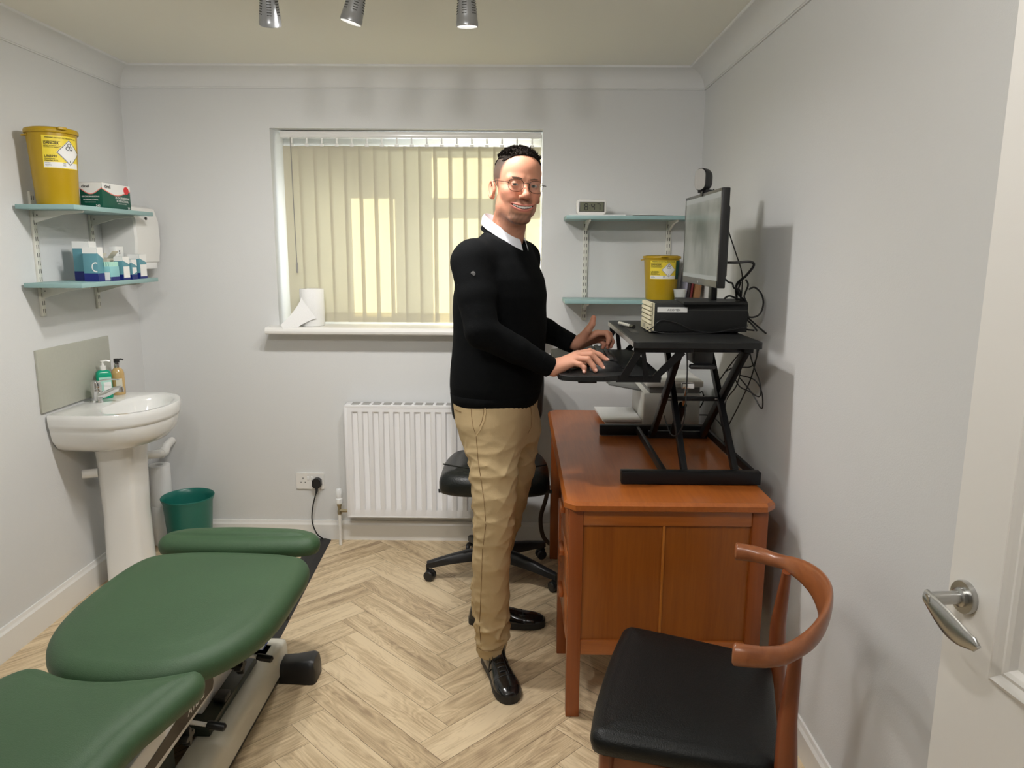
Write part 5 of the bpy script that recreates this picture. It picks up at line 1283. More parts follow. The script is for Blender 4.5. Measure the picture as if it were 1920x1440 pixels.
# ---------------- trousers
def interp(z,zs,vals): return np.interp(z,zs,vals)
NL=[at_y(x,y,yy) for x,y,yy in ((922,800,2.545),(926,885,2.50),(927,935,2.475),(926,985,2.462),(921,1050,2.468),(921,1115,2.485),(923,1175,2.497),(921,1224,2.503))]
NR=[.092,.084,.077,.071,.066,.065,.063,.053]
FL=[at_y(x,y,yy) for x,y,yy in ((968,800,2.735),(961,880,2.745),(952,930,2.752),(946,968,2.758),(934,1010,2.785),(922,1060,2.815),(912,1110,2.838),(907,1150,2.85))]
FR=[.092,.084,.077,.070,.065,.064,.062,.052]
def folds(X,Y,Z,seed,c,amp):
    a=np.arctan2(Y-c[1],X-c[0]); rs=np.random.RandomState(seed); d=0
    for k in range(7):
        fz=rs.uniform(45,110); n=rs.randint(1,4); ph=rs.uniform(0,6.28); sl=rs.uniform(-5,5)
        q=1-np.abs(np.sin(.5*(fz*Z+sl*a+ph+1.1*np.sin(n*a+ph*2)+.8*np.sin(13*Z+k))))
        d=d+(q**2.2-.28)*np.clip(np.cos(n*a+ph)+.25,0,1)
    return d*amp*.55
def leg_f(X,Y,Z,Pn,Rn,seed):
    pts=[(*Pn[i],Rn[i]) for i in range(len(Pn))]
    d=chain(X,Y,Z,pts,.012)
    zk=Pn[3][2]
    w=(.40*np.exp(-((Z-zk)/.10)**2)+1.0*np.exp(-((Z-.17)/.085)**2)+.55*np.exp(-((Z-.80)/.09)**2)+.25)
    cx=np.interp(Z,[p[2] for p in Pn][::-1],[p[0] for p in Pn][::-1]); cy=np.interp(Z,[p[2] for p in Pn][::-1],[p[1] for p in Pn][::-1])
    d=d-folds(X,Y,Z,seed,(cx,cy),.0125)*w
    zend=Pn[-1][2]
    return smax(d, zend-.004-Z+.12*(X-Pn[-1][0])*0, .006)
def pelvis_f(X,Y,Z):
    zs=[.78,.86,.93,1.00,1.06]; a=interp(Z,zs,[.100,.118,.132,.138,.132]); b=interp(Z,zs,[.135,.155,.172,.174,.165])
    cx=interp(Z,zs,[-.062,-.070,-.076,-.078,-.078]); cy=interp(Z,zs,[2.64,2.64,2.635,2.63,2.63])
    u=(X-cx)*fdir[0]+(Y-cy)*fdir[1]; v=(X-cx)*rdir[0]+(Y-cy)*rdir[1]
    e=2.4; d=((np.abs(u)/a)**e+(np.abs(v)/b)**e)**(1/e)-1
    d=d*np.minimum(a,b)
    return np.maximum(np.maximum(d, Z-1.045), .84-Z)
def trousers_f(X,Y,Z):
    d=smin(leg_f(X,Y,Z,NL,NR,3),leg_f(X,Y,Z,FL,FR,5),.012)
    return smin(d,pelvis_f(X,Y,Z)-.006*0,.05)
P,Q=sdf_mesh(trousers_f,(-.33,2.28,.03),(.16,2.98,1.08),.0046)
tr=mesh_np('trousers',P,Q,'trousers',man)
def stitch(name,pix,fn,r,m,par,n=5,off=.0):
    pts=[]
    for i in range(len(pix)-1):
        for k in range(n):
            f=k/n; p=surf(fn,pix[i][0]+(pix[i+1][0]-pix[i][0])*f,pix[i][1]+(pix[i+1][1]-pix[i][1])*f)
            if p is not None: pts.append(p)
    g=G()
    if len(pts)>2: g.tube([Vector(p) for p in pts],r,6); return g.build(name,m,par)
stitch('side_seam',[(893,818),(896,860),(902,900),(908,940),(911,985),(905,1030),(903,1080),(901,1130),(899,1175),(903,1222)],trousers_f,.0012,'stitch',tr)
stitch('side_seam',[(883,756),(884,780),(887,800),(893,818)],trousers_f,.0010,'stitch',tr)
stitch('pocket',[(907,756),(911,772),(908,790),(901,806),(893,818)],trousers_f,.0022,'trousers',tr)
stitch('pocket',[(903,756),(907,771),(904,788),(898,802)],trousers_f,.0009,'stitch',tr)
stitch('fly_seam',[(994,756),(997,780),(996,800),(988,816)],trousers_f,.0014,'stitch',tr)
stitch('hem_seam',[(895,1214),(905,1220),(920,1221),(935,1219),(949,1212)],trousers_f,.0009,'stitch',tr)
stitch('back_pocket',[(854,768),(860,771),(866,773)],trousers_f,.0014,'stitch',tr)

# ---------------- sweater
SRr=np.array([-.156,2.460,1.498]); ELr=at_y(903,622,2.375); WRr=at_y(1030,688,2.452)
SLl=np.array([.012,2.785,1.500]); ELl=np.array([.005,2.915,1.275]); WRl=at_y(1074,645,2.785)
TZs=[.985,1.02,1.06,1.12,1.20,1.30,1.38,1.44,1.49,1.53,1.565,1.60]
TCX=[-.078,-.077,-.076,-.071,-.066,-.063,-.062,-.064,-.066,-.062,-.056,-.050]
TCY=[2.630,2.630,2.630,2.630,2.628,2.625,2.622,2.622,2.622,2.622,2.622,2.622]
TA=[.134,.146,.156,.160,.156,.154,.152,.140,.120,.098,.078,.066]
TB=[.168,.178,.184,.184,.180,.184,.190,.190,.178,.150,.105,.072]
def torso_f(X,Y,Z):
    a=interp(Z,TZs,TA); b=interp(Z,TZs,TB); cx=interp(Z,TZs,TCX); cy=interp(Z,TZs,TCY)
    u=(X-cx)*fdir[0]+(Y-cy)*fdir[1]; v=(X-cx)*rdir[0]+(Y-cy)*rdir[1]
    # belly and chest fuller at the front
    e=2.25; d=(((np.abs(u)/a)**e+(np.abs(v)/b)**e)**(1/e)-1)*np.minimum(a,b)
    # neckline plane slopes down to the front
    top=1.578-.42*u
    hem=1.002
    return smax(smax(d, (Z-top)*.9, .012), hem-Z, .012)
def arm_f(X,Y,Z,S,E,Wr,seed):
    S=N3(S);E=N3(E);Wr=N3(Wr); m1=(S+E)/2; m2=(E+Wr)/2
    pts=[(*S,.066),(*m1,.064),(*E,.054),(*m2,.046),(*Wr,.034)]
    d=chain(X,Y,Z,pts,.012)
    dd=(Wr-E)/np.linalg.norm(Wr-E); s=(X-E[0])*dd[0]+(Y-E[1])*dd[1]+(Z-E[2])*dd[2]; L=np.linalg.norm(Wr-E)
    a=np.arctan2(Z-E[2],Y-E[1])
    w=np.exp(-((s)/.09)**2)+.35
    d=d-.0013*w*np.sin(s*80+2.0*np.sin(a+seed))*np.clip(np.cos(a*2+seed),-.1,1)
    # ribbed cuff
    d=smax(d, s-L-.002, .006)
    return d
def sweater_f(X,Y,Z):
    d=torso_f(X,Y,Z)
    d=smin(d,arm_f(X,Y,Z,SRr,ELr,WRr,.6),.022); d=smin(d,arm_f(X,Y,Z,SLl,ELl,WRl,2.0),.022)
    # trapezius slope
    for S in (SRr,SLl): d=smin(d,seg(X,Y,Z,(-.055,2.622,1.555),(*(S*.90+np.array([-.06,2.622,1.5])*.10)[:2],1.508),.050,.064),.035)
    u=(X+.055)*fdir[0]+(Y-2.622)*fdir[1]
    d=smax(d,(Z-(1.590-.45*u))*.9,.008)
    d=d-.0018*np.sin(38*Z+9*X-6*Y)*np.clip(np.sin(7*Z+9*Y),0,1)
    return d
P,Q=sdf_mesh(sweater_f,(-.28,2.27,.97),(.26,3.02,1.66),.0055)
sw=mesh_np('sweater',P,Q,'sweater',man)
# ribbed hem, cuffs and neckline as their own bands
def ring_on(c,ax,ra,rb,r,name,m,par,tilt=None,n=56,rr=.006,flat=1.6):
    pass
g=G(); R=[]
for z,k in ((.986,.965),(.984,.998),(.987,1.014),(1.012,1.020),(1.034,1.018),(1.036,1.002)):
    a=np.interp(z,TZs,TA)*k; b=np.interp(z,TZs,TB)*k; ring=[]
    for j in range(90):
        th=2*PI*j/90; ca,sa=math.cos(th),math.sin(th); e=2/2.25; u=a*math.copysign(abs(ca)**e,ca); v=b*math.copysign(abs(sa)**e,sa)
        u*=1+.004*math.cos(45*th); ring.append((-.078+u*fdir[0]+v*rdir[0],2.63+u*fdir[1]+v*rdir[1],z))
    R.append(ring)
g.loft(R,caps=False); g.build('hem_rib','sweater',sw,angle=80)
for E,W in ((ELr,WRr),(ELl,WRl)):
    g=G(); d=(W-E)/np.linalg.norm(W-E); pp=[Vector(W+d*s) for s in (-.050,-.046,-.02,.002,.006)]; g.tube(pp,[.0365,.0395,.0375,.0355,.031],28,caps=False); g.build('cuff_rib','sweater',sw)
d_=surf(sweater_f,887,513)
if d_ is not None:
    nn=Vector((-.25,-1,.05)).normalized(); g=G(); g.lathe([(0,0),(.0075,0),(.0075,.0012),(0,.0014)],Vector(d_)-nn*.0002,nn,20); g.build('sleeve_badge',mat('badge_grey',(.20,.20,.20,1),.6),sw)
    g=G(); g.box(Vector(d_)+nn*.0016,(.013,.001,.0009),0,nn.to_track_quat('-Y','Z').to_matrix()); g.build('badge_bar','ink',sw)
# neckline rib
def neckring(zc,ra,rb,slope,cx=-.052,cy=2.622,n=60,tw=0):
    out=[]
    for j in range(n):
        th=2*PI*j/n; u=ra*math.cos(th); v=rb*math.sin(th); out.append(Vector((cx+u*fdir[0]+v*rdir[0],cy+u*fdir[1]+v*rdir[1],zc-slope*u)))
    return out
g=G(); g.loft([neckring(1.578,.082,.080,.45),neckring(1.586,.080,.078,.45),neckring(1.592,.074,.072,.45),neckring(1.588,.067,.065,.45)],caps=False); g.build('neck_rib','sweater',sw)
# shirt collar: folded band with points at the front
g=G(); n=64; out_=[];top_=[];inn=[];bot=[]
for j in range(n+1):
    th=math.radians(14)+ (2*PI-math.radians(28))*j/n; fr=math.cos(th) # 1 front, -1 back
    f0=(fr+1)/2
    ra,rb=.069,.067; cx,cy=-.052,2.622
    def pt(k,z): 
        u=ra*k*math.cos(th); v=rb*k*math.sin(th); return Vector((cx+u*fdir[0]+v*rdir[0],cy+u*fdir[1]+v*rdir[1],z-.55*u))
    h=.030-.012*f0**3
    bot.append(pt(1.16+.10*f0**4,1.592-.010*f0**6)); out_.append(pt(1.10,1.604+h*.35)); top_.append(pt(.98,1.598+h)); inn.append(pt(.94,1.585))
V=[p for r in (bot,out_,top_,inn) for p in r]; w=n+1
g.add(V,[(r*w+k,r*w+k+1,(r+1)*w+k+1,(r+1)*w+k) for r in range(3) for k in range(n)],True); g.build('shirt_collar','shirt',sw,angle=60)

# ---------------- shoes
def shoe(toe,heel,side):
    toe=Vector((toe[0],toe[1],0)); heel=Vector((heel[0],heel[1],0)); d=(toe-heel); L=d.length; d.normalize(); s=Vector((-d.y,d.x,0))
    def T(x,y,z): return heel+d*x*L+s*y+Vector((0,0,z))
    prof=[(.0,.010,.0),(.02,.026,0),(.08,.034,0),(.22,.037,0),(.42,.0385,0),(.60,.045,0),(.74,.050,0),(.86,.047,0),(.94,.036,0),(.985,.022,0),(1.0,.008,0)]
    g=G(); R=[]
    for x,w,_ in prof:
        sh=side*.006*math.sin(x*PI); R.append([T(x,w*c+sh,z) for c,z in ((-.96,.001),(.96,.001),(1,.006),(1,.026),(.95,.029),(-.95,.029),(-1,.026),(-1,.006))])
    g.loft(R); sole=g.build('shoe_sole','shoe_sole',man,angle=50)
    def f(X,Y,Z):
        x=((X-heel.x)*d.x+(Y-heel.y)*d.y)/L; y=(X-heel.x)*s.x+(Y-heel.y)*s.y-side*.006*np.sin(np.clip(x,0,1)*PI)
        w=np.interp(x,[p[0] for p in prof],[p[1] for p in prof])*.97
        h=np.interp(x,[0,.04,.15,.30,.42,.52,.66,.80,.90,.97,1.0],[.045,.082,.098,.100,.088,.074,.062,.056,.050,.040,.028])
        z=(Z-.024)
        q=(np.abs(y)/w)**2.3+(np.clip(z,0,None)/np.maximum(h-.024,.01))**2.1
        dd=(q**(1/2.2)-1)*np.minimum(w,h-.02)*.9
        dd=np.maximum(dd,.024-Z); ex=(np.abs(x-.5)-.497)*L; dd=smax(dd,ex,.01)
        ank=seg((X-heel.x)*d.x+(Y-heel.y)*d.y,y,Z,(.085,0,.07),(.095,0,.135),.036,.039)
        return smin(dd,np.maximum(ank,Z-.135),.015)
    lo=[min(toe.x,heel.x)-.07,min(toe.y,heel.y)-.07,.015]; hi=[max(toe.x,heel.x)+.07,max(toe.y,heel.y)+.07,.145]
    P,Q=sdf_mesh(f,lo,hi,.0035); up=mesh_np('shoe','%s'%'shoe',Q,None) if False else mesh_np('shoe',P,Q,'shoe',man)
    sole.parent=up
    def top(x,y):
        z=.13
        while z>.03:
            q=T(x,y,z); 
            if f(*[np.array([c]) for c in q])[0]<.0005: return q
            z-=.001
        return T(x,y,.05)
    g=G()
    for k in range(5):
        x=.40+.062*k; w=.017-.0015*k; g.tube([top(x,yy)+Vector((0,0,.0012)) for yy in (-w,-w*.4,w*.4,w)],.0024,7)
    for sg in (-1,1): g.tube(curve3([top(.385,0)+Vector((0,0,.003)),top(.40,sg*.018)+Vector((0,0,.004)),top(.43,sg*.032)+Vector((0,0,.0)),top(.48,sg*.036)],4),.0020,6)
    g.build('laces','black',up)
    g=G(); g.tube([top(.715,yy)+Vector((0,0,.0003)) for yy in (-.040,-.03,-.015,0,.015,.03,.040)],.0014,6)
    for sg in (-1,1): g.tube([top(xx,sg*(.019+.0*xx))+Vector((0,0,.0003)) for xx in (.37,.45,.55,.65,.70)],.0011,6)
    g.build('toe_seam','shoe_sole',up)
shoe((-.012,2.292),(-.108,2.580),1)
shoe((.122,2.838),(-.198,2.862),-1)

# ---------------- head (local frame: +x face forward, +y his left, +z up)
HS=1.035; HY=math.radians(-90+17.5); HR=math.radians(-4.3); HP=math.radians(3)
HO=Vector((-.008,2.575,1.748))
HM=(Matrix.Rotation(HY,3,'Z')@Matrix.Rotation(HR,3,'X')@Matrix.Rotation(HP,3,'Y'))
HMi=np.array(HM.inverted()); HMn=np.array(HM)
def tohead(X,Y,Z):
    x,y,z=(X-HO.x)/HS,(Y-HO.y)/HS,(Z-HO.z)/HS
    return (HMi[0][0]*x+HMi[0][1]*y+HMi[0][2]*z, HMi[1][0]*x+HMi[1][1]*y+HMi[1][2]*z, HMi[2][0]*x+HMi[2][1]*y+HMi[2][2]*z)
def H(x,y,z): return HM@Vector((x*HS,y*HS,z*HS))+HO
def mouth_z(y): return -.0655+6.2*y*y
def head_l(x,y,z):
    ay=np.abs(y)
    d=ell(x,y,z,(-.012,0,.043),(.094,.0745,.076))
    d=smin(d,ell(x,y,z,(.022,0,.040),(.066,.0615,.066)),.03)
    d=smin(d,ell(x,y,z,(.026,0,-.020),(.058,.0615,.075)),.03)
    d=smin(d,ell(x,y,z,(.030,0,-.075),(.050,.050,.040)),.025)
    d=smin(d,ell(x,ay,z,(.006,.050,-.060),(.026,.014,.028)),.025)   # jaw angle
    d=smin(d,ell(x,y,z,(.066,0,-.101),(.021,.034,.018)),.020)      # chin
    d=smin(d,ell(x,ay,z,(.056,.043,-.020),(.026,.020,.020)),.018)    # cheek bone
    d=smin(d,ell(x,ay,z,(.068,.034,-.040),(.017,.016,.015)),.016)    # smiling cheek
    d=smin(d,ell(x,y,z,(.070,0,-.066),(.022,.036,.021)),.018)        # muzzle
    d=smin(d,seg(x,ay,z,(.081,.010,.021),(.070,.044,.020),.011,.010),.014) # brow
    # eye sockets
    d=smax(d,-ell(x,ay,z,(.094,.0315,.004),(.0150,.0160,.0105)),.012)
    # nose
    n=seg(x,y,z,(.083,0,.012),(.1075,0,-.026),.0075,.0105); d=smin(d,n,.011)
    d=smin(d,ell(x,y,z,(.1085,0,-.0295),(.0105,.0120,.0095)),.008)
    d=smin(d,ell(x,ay,z,(.097,.0135,-.0335),(.0105,.0068,.0072)),.006)
    d=smax(d,-ell(x,ay,z,(.1035,.0068,-.0405),(.0050,.0036,.0042)),.003)
    # smile folds
    d=smax(d,-(seg(x,ay,z,(.095,.021,-.036),(.084,.039,-.060),.0016,.0022)),.007)
    # eyelids
    lid=np.sqrt((x-.0765)**2+(ay-.0315)**2+(z-.0045)**2)-.0128
    lid=smax(lid,-ell(x,ay,z,(.091,.0315,.0035),(.012,.0128,.0024)),.0015)
    d=smin(d,lid,.004)
    d=smax(d,-ell(x,ay,z,(.0915,.0315,.0038),(.011,.0121,.0020)),.0015)
    # open smile
    mz=mouth_z(y)
    cut=np.sqrt(((x-.090+5*y*y)/.020)**2+(y/.0365)**2+((z-mz)/.0062)**2)-1
    d=smax(d,-cut*.0058,.003)
    lipx=.0915-6.5*y*y
    w=np.clip(1-(ay/.0405)**2,0,1)**.5
    up_=np.sqrt((x-lipx)**2+(z-(mz+.0070*w+.0005))**2)-.0027*w+np.clip(ay-.039,0,1)
    lo_=np.sqrt((x-lipx+.0015)**2+(z-(mz-.0078*w-.0005))**2)-.0037*w+np.clip(ay-.039,0,1)
    d=smin(d,up_,.004); d=smin(d,lo_,.004)
    # ears
    c,s=math.cos(.18),math.sin(.18); ex=(x+.013)*c+(z+.014)*s; ez=-(x+.013)*s+(z+.014)*c; ey=ay-.0785-.24*(-ex)
    e=ell(ex,ey,ez,(0,0,0),(.0170,.0058,.0285)); e=smax(e,-ell(ex,ey,ez,(.003,.006,.003),(.0105,.0065,.0200)),.003)
    rg=np.abs(np.sqrt((ex/.0150)**2+(ez/.0255)**2)-1)*.019
    hx=np.sqrt(rg**2+(ey-.0045)**2)-.0030+.02*np.clip(ex-.004,0,1)*(ez<.012)
    e=smin(e,hx,.002); e=smin(e,ell(ex,ey,ez,(.013,.001,-.004),(.0045,.0045,.0070)),.003)
    e=smin(e,ell(ex,ey,ez,(.001,-.001,-.024),(.0085,.0052,.009)),.006)
    d=smin(d,e,.004)
    return d
def neck_f(X,Y,Z):
    a=HO+HM@Vector((-.022*HS,0,-.055*HS)); return seg(X,Y,Z,tuple(a),(-.054,2.624,1.53),.057,.062)
def body_head(X,Y,Z):
    x,y,z=tohead(X,Y,Z); d=head_l(x,y,z)*HS
    d=smin(d,neck_f(X,Y,Z),.022)
    a=(HM@Vector((.050*HS,0,-.095*HS)))+HO
    return d
LIP=np.array(sr(192,116,102)[:3]); SK=np.array(sr(200,140,112)[:3]); RED=np.array(sr(205,128,104)[:3]); STB=np.array(sr(108,80,64)[:3]); BUZ=np.array(sr(64,54,46)[:3]); DHR=np.array(sr(50,40,34)[:3])
def mixc(c,k,w): return c*(1-w[:,None])+k[None,:]*w[:,None]
def sst(a,b,v): t=np.clip((v-a)/(b-a),0,1); return t*t*(3-2*t)
def head_col(P):
    x,y,z=tohead(P[:,0],P[:,1],P[:,2]); ay=np.abs(y); c=np.tile(SK,(len(P),1))
    rs=np.sin(x*310+y*170)*np.sin(z*290-y*230)
    c=mixc(c,RED,.55*np.exp(-((ay-.040)/.020)**2-((z+.030)/.020)**2)*(x>.03)+.5*np.exp(-(y/.014)**2-((z+.030)/.014)**2)*(x>.08)+.45*((ay>.070)&(z<.04)&(x>-.03)))
    # stubble: moustache, chin, jaw
    mz=mouth_z(y)
    mo=sst(.034,.024,ay)*sst(mz+.006,mz+.011,z)*sst(-.036,-.044,z+0*y)*(x>.06)
    ch=sst(-.078,-.088,z)*(x>.035)*sst(.042,.026,ay)*.85
    sd=sst(-.070,-.100,z)*.40*(x>-.02)
    gt=np.exp(-((ay-.034)/.006)**2)*(z<-.055)*(z>-.095)*(x>.05)*.55
    c=mixc(c,STB,np.clip(.75*mo+ch*.85+sd+gt,0,.9)*(.85+.15*rs))
    # lips
    w_=np.clip(1-(ay/.0415)**2,0,1)**.5
    l=((np.abs(z-(mz+.0070*w_))<.0034)|(np.abs(z-(mz-.0080*w_))<.0050))&(ay<.040)&(x>.068)
    c=mixc(c,LIP,l*.9)
    ins=(np.abs(z-mz)<.0042)&(ay<.036)&(x>.05)&(x<.087-5*y*y); c=mixc(c,np.array([.05,.01,.01]),ins*1.0)
    # shaved sides and back
    hl=np.where(x>.012, .070+ (x-.012)*.2, np.where(x>-.012, .010, -.055))
    front=.048-.30*(np.clip(ay-.045,0,1))  # temple line
    bz=sst(-.004,.004,z-hl)*sst(.010,-.004,x-(.030+ .0*z))
    bz=np.maximum(sst(.000,.010,z-.012)*sst(.048+.25*(z-.03),.028+.25*(z-.03),x)*(ay>.03), sst(.004,-.008,x+.012)*sst(-.060,-.045,z))
    sb=(x>.004)*(x<.022)*(ay>.055)*sst(-.020,.0,z)*.8
    ear=(ay>.0775)&(x>-.030)&(x<.016)&(z<.020)
    bz=np.where(ear,0,np.maximum(bz,sb))
    dk=sst(.035,.080,z)
    c=mixc(c,BUZ,bz*.92); c=mixc(c,DHR,bz*dk*.9)
    scalp=sst(.086,.094,z)*(x<.062); c=mixc(c,DHR,scalp*.95)
    return c
P1,Q1=sdf_mesh(body_head,(HO.x-.13,HO.y-.15,1.52),(HO.x+.15,HO.y+.14,1.90),.0021)

# ---------------- hands
def fing(X,Y,Z,pts,rr,k=.004): return chain(X,Y,Z,[(*p,r) for p,r in zip(pts,rr)],k)
def lerp(a,b,t): return a+(b-a)*t
w0=WRr-np.array([.02,.008,-.006]); 
mI,mM,mR,mP=N3((.205,2.512,1.188)),N3((.205,2.490,1.186)),N3((.198,2.468,1.178)),N3((.188,2.447,1.166))
FI=[mI,N3((.248,2.520,1.196)),N3((.282,2.517,1.184)),N3((.306,2.508,1.168))]
FM=[mM,N3((.249,2.486,1.190)),N3((.275,2.480,1.165)),N3((.290,2.472,1.146))]
FR_=[mR,N3((.236,2.456,1.178)),N3((.253,2.449,1.156)),N3((.261,2.443,1.142))]
FP=[mP,N3((.208,2.432,1.164)),N3((.221,2.426,1.154)),N3((.222,2.421,1.142))]
TH=[N3((.135,2.478,1.160)),N3((.172,2.512,1.152)),N3((.208,2.532,1.148)),N3((.232,2.540,1.146))]
wR=N3(WRr)+N3((.012,.004,-.004)); 
def hand_r(X,Y,Z):
    d=seg(X,Y,Z,WRr-N3((.05,.018,-.018)),wR,.027,.0255)
    for m_,r in ((mI,.0125),(mM,.0125),(mR,.012),(mP,.0115)):
        b=lerp(wR,m_,.12)+(m_-mM)*.35; d=smin(d,seg(X,Y,Z,b,m_,.0195,r),.014)
    for F_,r0 in ((FI,.0100),(FM,.0102),(FR_,.0098),(FP,.0086)): d=smin(d,fing(X,Y,Z,F_,[r0*1.18,r0*1.08,r0*.98,r0*.84]),.0045)
    d=smin(d,fing(X,Y,Z,TH,[.018,.0135,.0115,.0098]),.008)
    return d
mz_=[N3((.247,2.772,1.206)),]
wL=N3(WRl)+N3((.010,-.002,.002))
lI,lM,lR,lP=N3((.300,2.772,1.232)),N3((.306,2.792,1.224)),N3((.302,2.808,1.210)),N3((.292,2.820,1.196))
LI=[lI,N3((.334,2.762,1.233)),N3((.342,2.750,1.212)),N3((.336,2.745,1.196))]
LM=[lM,N3((.346,2.784,1.226)),N3((.356,2.772,1.200)),N3((.350,2.766,1.182))]
LR=[lR,N3((.340,2.806,1.212)),N3((.350,2.796,1.190)),N3((.342,2.788,1.176))]
LP=[lP,N3((.322,2.824,1.196)),N3((.332,2.816,1.182)),N3((.326,2.808,1.172))]
LT=[N3((.240,2.770,1.210)),N3((.262,2.752,1.244)),N3((.276,2.746,1.268)),N3((.281,2.747,1.292))]
def hand_l(X,Y,Z):
    d=seg(X,Y,Z,WRl-N3((.05,-.035,-.02)),wL,.027,.0255)
    for m_,r in ((lI,.0125),(lM,.0125),(lR,.012),(lP,.0115)):
        b=lerp(wL,m_,.15)+(m_-lM)*.35; d=smin(d,seg(X,Y,Z,b,m_,.0190,r),.014)
    for F_,r0 in ((LI,.0098),(LM,.0100),(LR,.0096),(LP,.0086)): d=smin(d,fing(X,Y,Z,F_,[r0*1.15,r0*1.08,r0*.98,r0*.84]),.0045)
    d=smin(d,fing(X,Y,Z,LT,[.0195,.0145,.0120,.0098]),.010)
    return d
P2,Q2=sdf_mesh(hand_r,(.03,2.37,1.10),(.335,2.58,1.235),.0021); P3,Q3=sdf_mesh(hand_l,(.13,2.70,1.14),(.40,2.90,1.325),.0021)
# body beneath the clothes, so that head, torso, arms and legs are one figure
def under(X,Y,Z):
    d=torso_f(X,Y,Z)+.020
    for S,E,W in ((SRr,ELr,WRr),(SLl,ELl,WRl)): d=smin(d,chain(X,Y,Z,[(*S,.048),(*((S+E)/2),.044),(*E,.036),(*W,.024)],.02),.02)
    d=smin(d,seg(X,Y,Z,(-.054,2.624,1.58),(-.056,2.624,1.45),.050,.055),.03)
    d=smin(d,pelvis_f(X,Y,Z)+.020,.03)
    for L_ in (NL,FL): d=smin(d,chain(X,Y,Z,[(*L_[0],.075),(*L_[3],.048),(*L_[5],.044),(*L_[7],.032)],.02),.03)
    return d
P4,Q4=sdf_mesh(under,(-.26,2.30,.06),(.24,3.0,1.60),.012)
Pa=np.vstack([P1,P2,P3,P4]); off=0; Qa=[]
for P_,Q_ in ((P1,Q1),(P2,Q2),(P3,Q3),(P4,Q4)): Qa.append(Q_+off); off+=len(P_)
Qa=np.vstack(Qa)
def body_col(P):
    c=np.tile(np.array(sr(208,150,124)[:3]),(len(P),1)); n1=len(P1); c[:n1]=head_col(P1)
    for s0,s1,tips in ((n1,n1+len(P2),(FI[3],FM[3],FR_[3],FP[3])),(n1+len(P2),n1+len(P2)+len(P3),(LI[3],LM[3],LR[3],LP[3],LT[3]))):
        for t_ in tips:
            dd=np.linalg.norm(P[s0:s1]-t_,axis=1); c[s0:s1]=mixc(c[s0:s1],np.array(sr(206,130,110)[:3]),.5*np.exp(-(dd/.014)**2))
    return c
body=mesh_np('body',Pa,Qa,'skin',man,'skin_tone',body_col)
# finger nails on the hand over the mouse
g=G()
for F_ in (FI,FM,FR_,FP,LT):
    a,b=Vector(F_[2]),Vector(F_[3]); d=(b-a).normalized(); up=Vector((-.25,-.35,.9)) if F_ is not LT else Vector((.2,.9,.3)); up=(up-d*up.dot(d)).normalized(); sd=d.cross(up)
    R=Matrix((sd,d,up)).transposed(); c=b+up*.0078+d*.001; g2=G(); g2.lathe([(math.sin(PI*k/8),-math.cos(PI*k/8)) for k in range(9)],(0,0,0),(0,0,1),14)
    for f_ in g2.f: g.f.append(tuple(i+len(g.v) for i in f_)); g.sm.append(True)
    g.v+=[tuple(c+R@Vector((p[0]*.0047,p[1]*.0058,p[2]*.0012))) for p in g2.v]
g.build('finger_nails',mat('nail',sr(226,176,158),.25),body)

# eyes, brows, teeth, glasses, hair
def hprim(name,mt,build,par=None):
    g=G(); build(g); g.v=[tuple(H(*p)) for p in g.v]; return g.build(name,mt,par or body,angle=60)
look=Vector((1,-.36,-.06)).normalized()
for s in (-1,1):
    c=Vector((.0765,s*.0315,.0045))
    def eb(g,c=c): g.lathe([(.0121*math.sin(PI*k/16),-.0121*math.cos(PI*k/16)) for k in range(17)],c,(1,0,0),24)
    e=hprim('eye','eye_white',eb)
    lk=(Vector((1,-.34,.0))).normalized()
    def ib(g,c=c,lk=lk): g.lathe([(0,.0118),(.0030,.0119),(.0056,.0113),(.0059,.0105),(0,.0103)],c,lk,24)
    hprim('iris','iris',ib,e)
    def pb(g,c=c,lk=lk): g.lathe([(0,.0123),(.0022,.0122),(.0024,.0118),(0,.0116)],c,lk,16)
    hprim('pupil','pupil',pb,e)
    def br(g,s=s):
        rs=random.Random(5+s)
        for k in range(120):
            f=k/119; y=.011+.038*f; x=.0945-.018*f*f-.004*f; z=.0215+.0045*math.sin(f*2.4)-.003*f+rs.uniform(-.0022,.0022)*(1-.4*f)
            g.tube([(x-.001,s*y,z),(x+.0010,s*(y+.003),z+.0012),(x-.0005,s*(y+.0065),z+.0008)],[.0005,.0005,.0002],4)
    hprim('eyebrow','brow',br)
def tb(g):
    for k in range(-5,6):
        y=k*.0058; x=.0862-5.2*y*y; w=.0056 if abs(k)<2 else .0052; h=.0088-.0005*abs(k)
        g.box((x,y,mouth_z(y)+.0012),(.004,w,h),.0014,(0,0,-math.atan(13*y)))
hprim('teeth','teeth',tb)
def mb(g):
    R=[]
    for k in range(13):
        y=-.035+.070*k/12; w=max(.05,1-(y/.0365)**2)**.5; x=.0770-5*y*y; R.append([(x+a*.002,y,mouth_z(y)+b*.0075*w) for a,b in ((-1,-1),(1,-1),(1,1),(-1,1))])
    g.loft(R,smooth=False)
hprim('mouth_inside','mouth',mb)
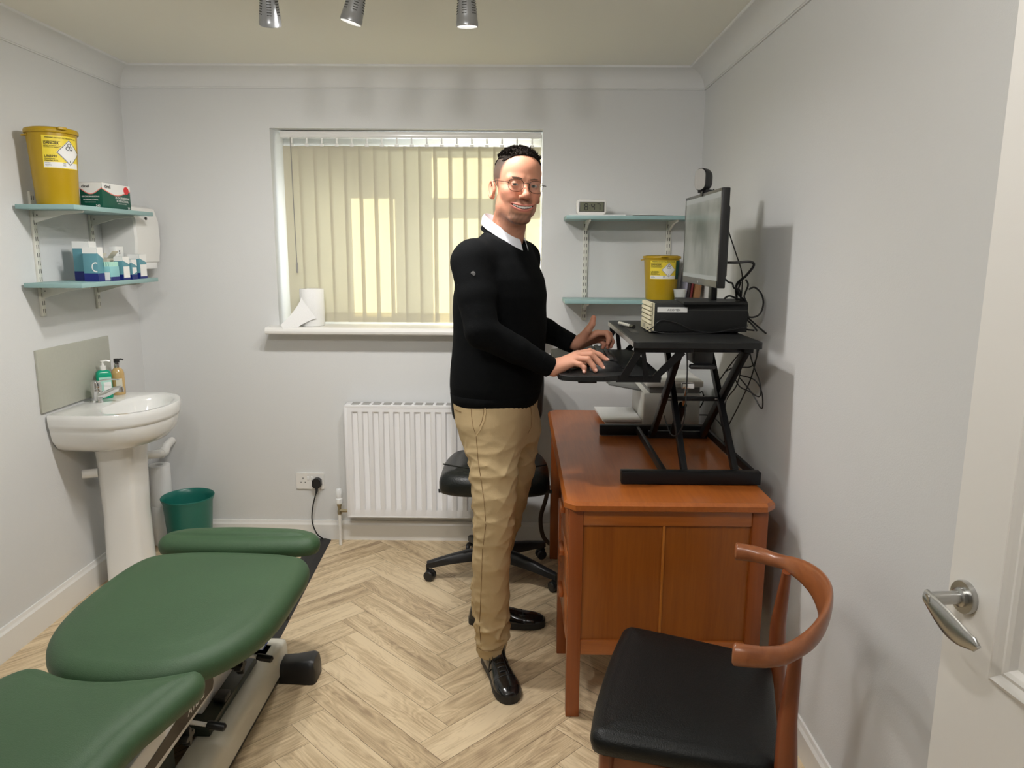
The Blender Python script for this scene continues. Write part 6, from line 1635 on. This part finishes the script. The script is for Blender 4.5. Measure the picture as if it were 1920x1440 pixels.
# spectacles
def lensP(s,k=1.0,n=36):
    P=[]
    for j in range(n):
        a=2*PI*j/n; ca,sa=math.cos(a),math.sin(a); e=.72; y=.0245*k*math.copysign(abs(ca)**e,ca); z=.0190*k*math.copysign(abs(sa)**e,sa)
        if z<0: y*=1-.10*(-z/.019)
        P.append((.1035-.30*max(0,abs(.0335+y)-.0335)*.9-.05*abs(y), s*(.0335+y), z+.0005-.0))
    return P
def fb(g):
    for s in (-1,1):
        L=lensP(s); L.append(L[0]); L.append(L[1]); g.tube(L,.00085,7,caps=False)
    g.tube(curve3([(.1035,-.0105,.006),(.1075,-.004,.0095),(.1075,.004,.0095),(.1035,.0105,.006)],4),.0009,7)
    for s in (-1,1):
        g.tube(curve3([(.0965,s*.0575,.007),(.0935,s*.0660,.008),(.085,s*.0705,.0085),(.045,s*.0745,.011),(.005,s*.0785,.011),(-.012,s*.081,.006),(-.022,s*.081,-.010)],5),.00105,7)
        g.tube([(.101,s*.0100,-.002),(.0985,s*.0085,-.005)],.0005,5)
sp=hprim('spectacles','spec_frame',fb)
for s in (-1,1):
    def lb_(g,s=s): L=lensP(s,.98); g.add(L,[tuple(range(len(L)))])
    hprim('lens','lens',lb_,sp)
# hair: a short cap on top with many small spikes
def hair_cap(X,Y,Z):
    x,y,z=tohead(X,Y,Z); ay=np.abs(y)
    d=ell(x,y,z,(-.012,0,.043),(.094,.0745,.076)); d=smin(d,ell(x,y,z,(.022,0,.040),(.066,.0615,.066)),.03)
    n=.0020*np.sin(x*330+3*np.sin(y*190))*np.sin(y*300+2*np.sin(x*210))
    th=.004*sst(.080,.110,z)+.003
    d=d-th-n
    line=.082+.55*np.clip(x-.045,0,1)-.08*np.clip(-x-.03,0,1)*0-.30*np.clip(ay-.03,0,1)*(x>.03)
    line=np.where(x<-.02,.076-.35*(-.02-x),line)
    return smax(d,(line-z),.006)*HS
P5,Q5=sdf_mesh(hair_cap,(HO.x-.13,HO.y-.14,1.76),(HO.x+.14,HO.y+.13,1.91),.0026)
hair=mesh_np('hair',P5,Q5,'hair',body)
def spk(g):
    rs=random.Random(11)
    for k in range(1500):
        a=rs.uniform(-PI,PI); r=rs.random()**.5; x=-.010+.080*r*math.cos(a); y=.060*r*math.sin(a)
        # surface height of the cranium
        q=1-((x+.012)/.094)**2-(y/.0745)**2
        if q<=.02: continue
        z=.043+.076*math.sqrt(q)
        lim=.082+.55*max(0,x-.045)-.30*max(0,abs(y)-.03)*(x>.03)
        if z<lim+.001: continue
        nrm=Vector(((x+.012)/.094**2,y/.0745**2,(z-.045)/.083**2)).normalized()
        d=(nrm+Vector((rs.uniform(.0,.9),rs.uniform(-.45,.45),rs.uniform(0,.5)))*.8+Vector((0,0,.6))).normalized()
        L=rs.uniform(.006,.012)*(1.4 if x>.02 else 1)*(1.0 if x>-.03 else .7)
        b=Vector((x,y,z))+nrm*.006; g.tube([b,b+d*L*.55+Vector((.001,0,0)),b+d*L+Vector((.002,0,-.001))],[.0022,.0016,.0002],4,caps=False)
    # temple fringe and sides: tiny strokes blending into the shaved sides
hprim('hair_spikes','hair',spk,hair)
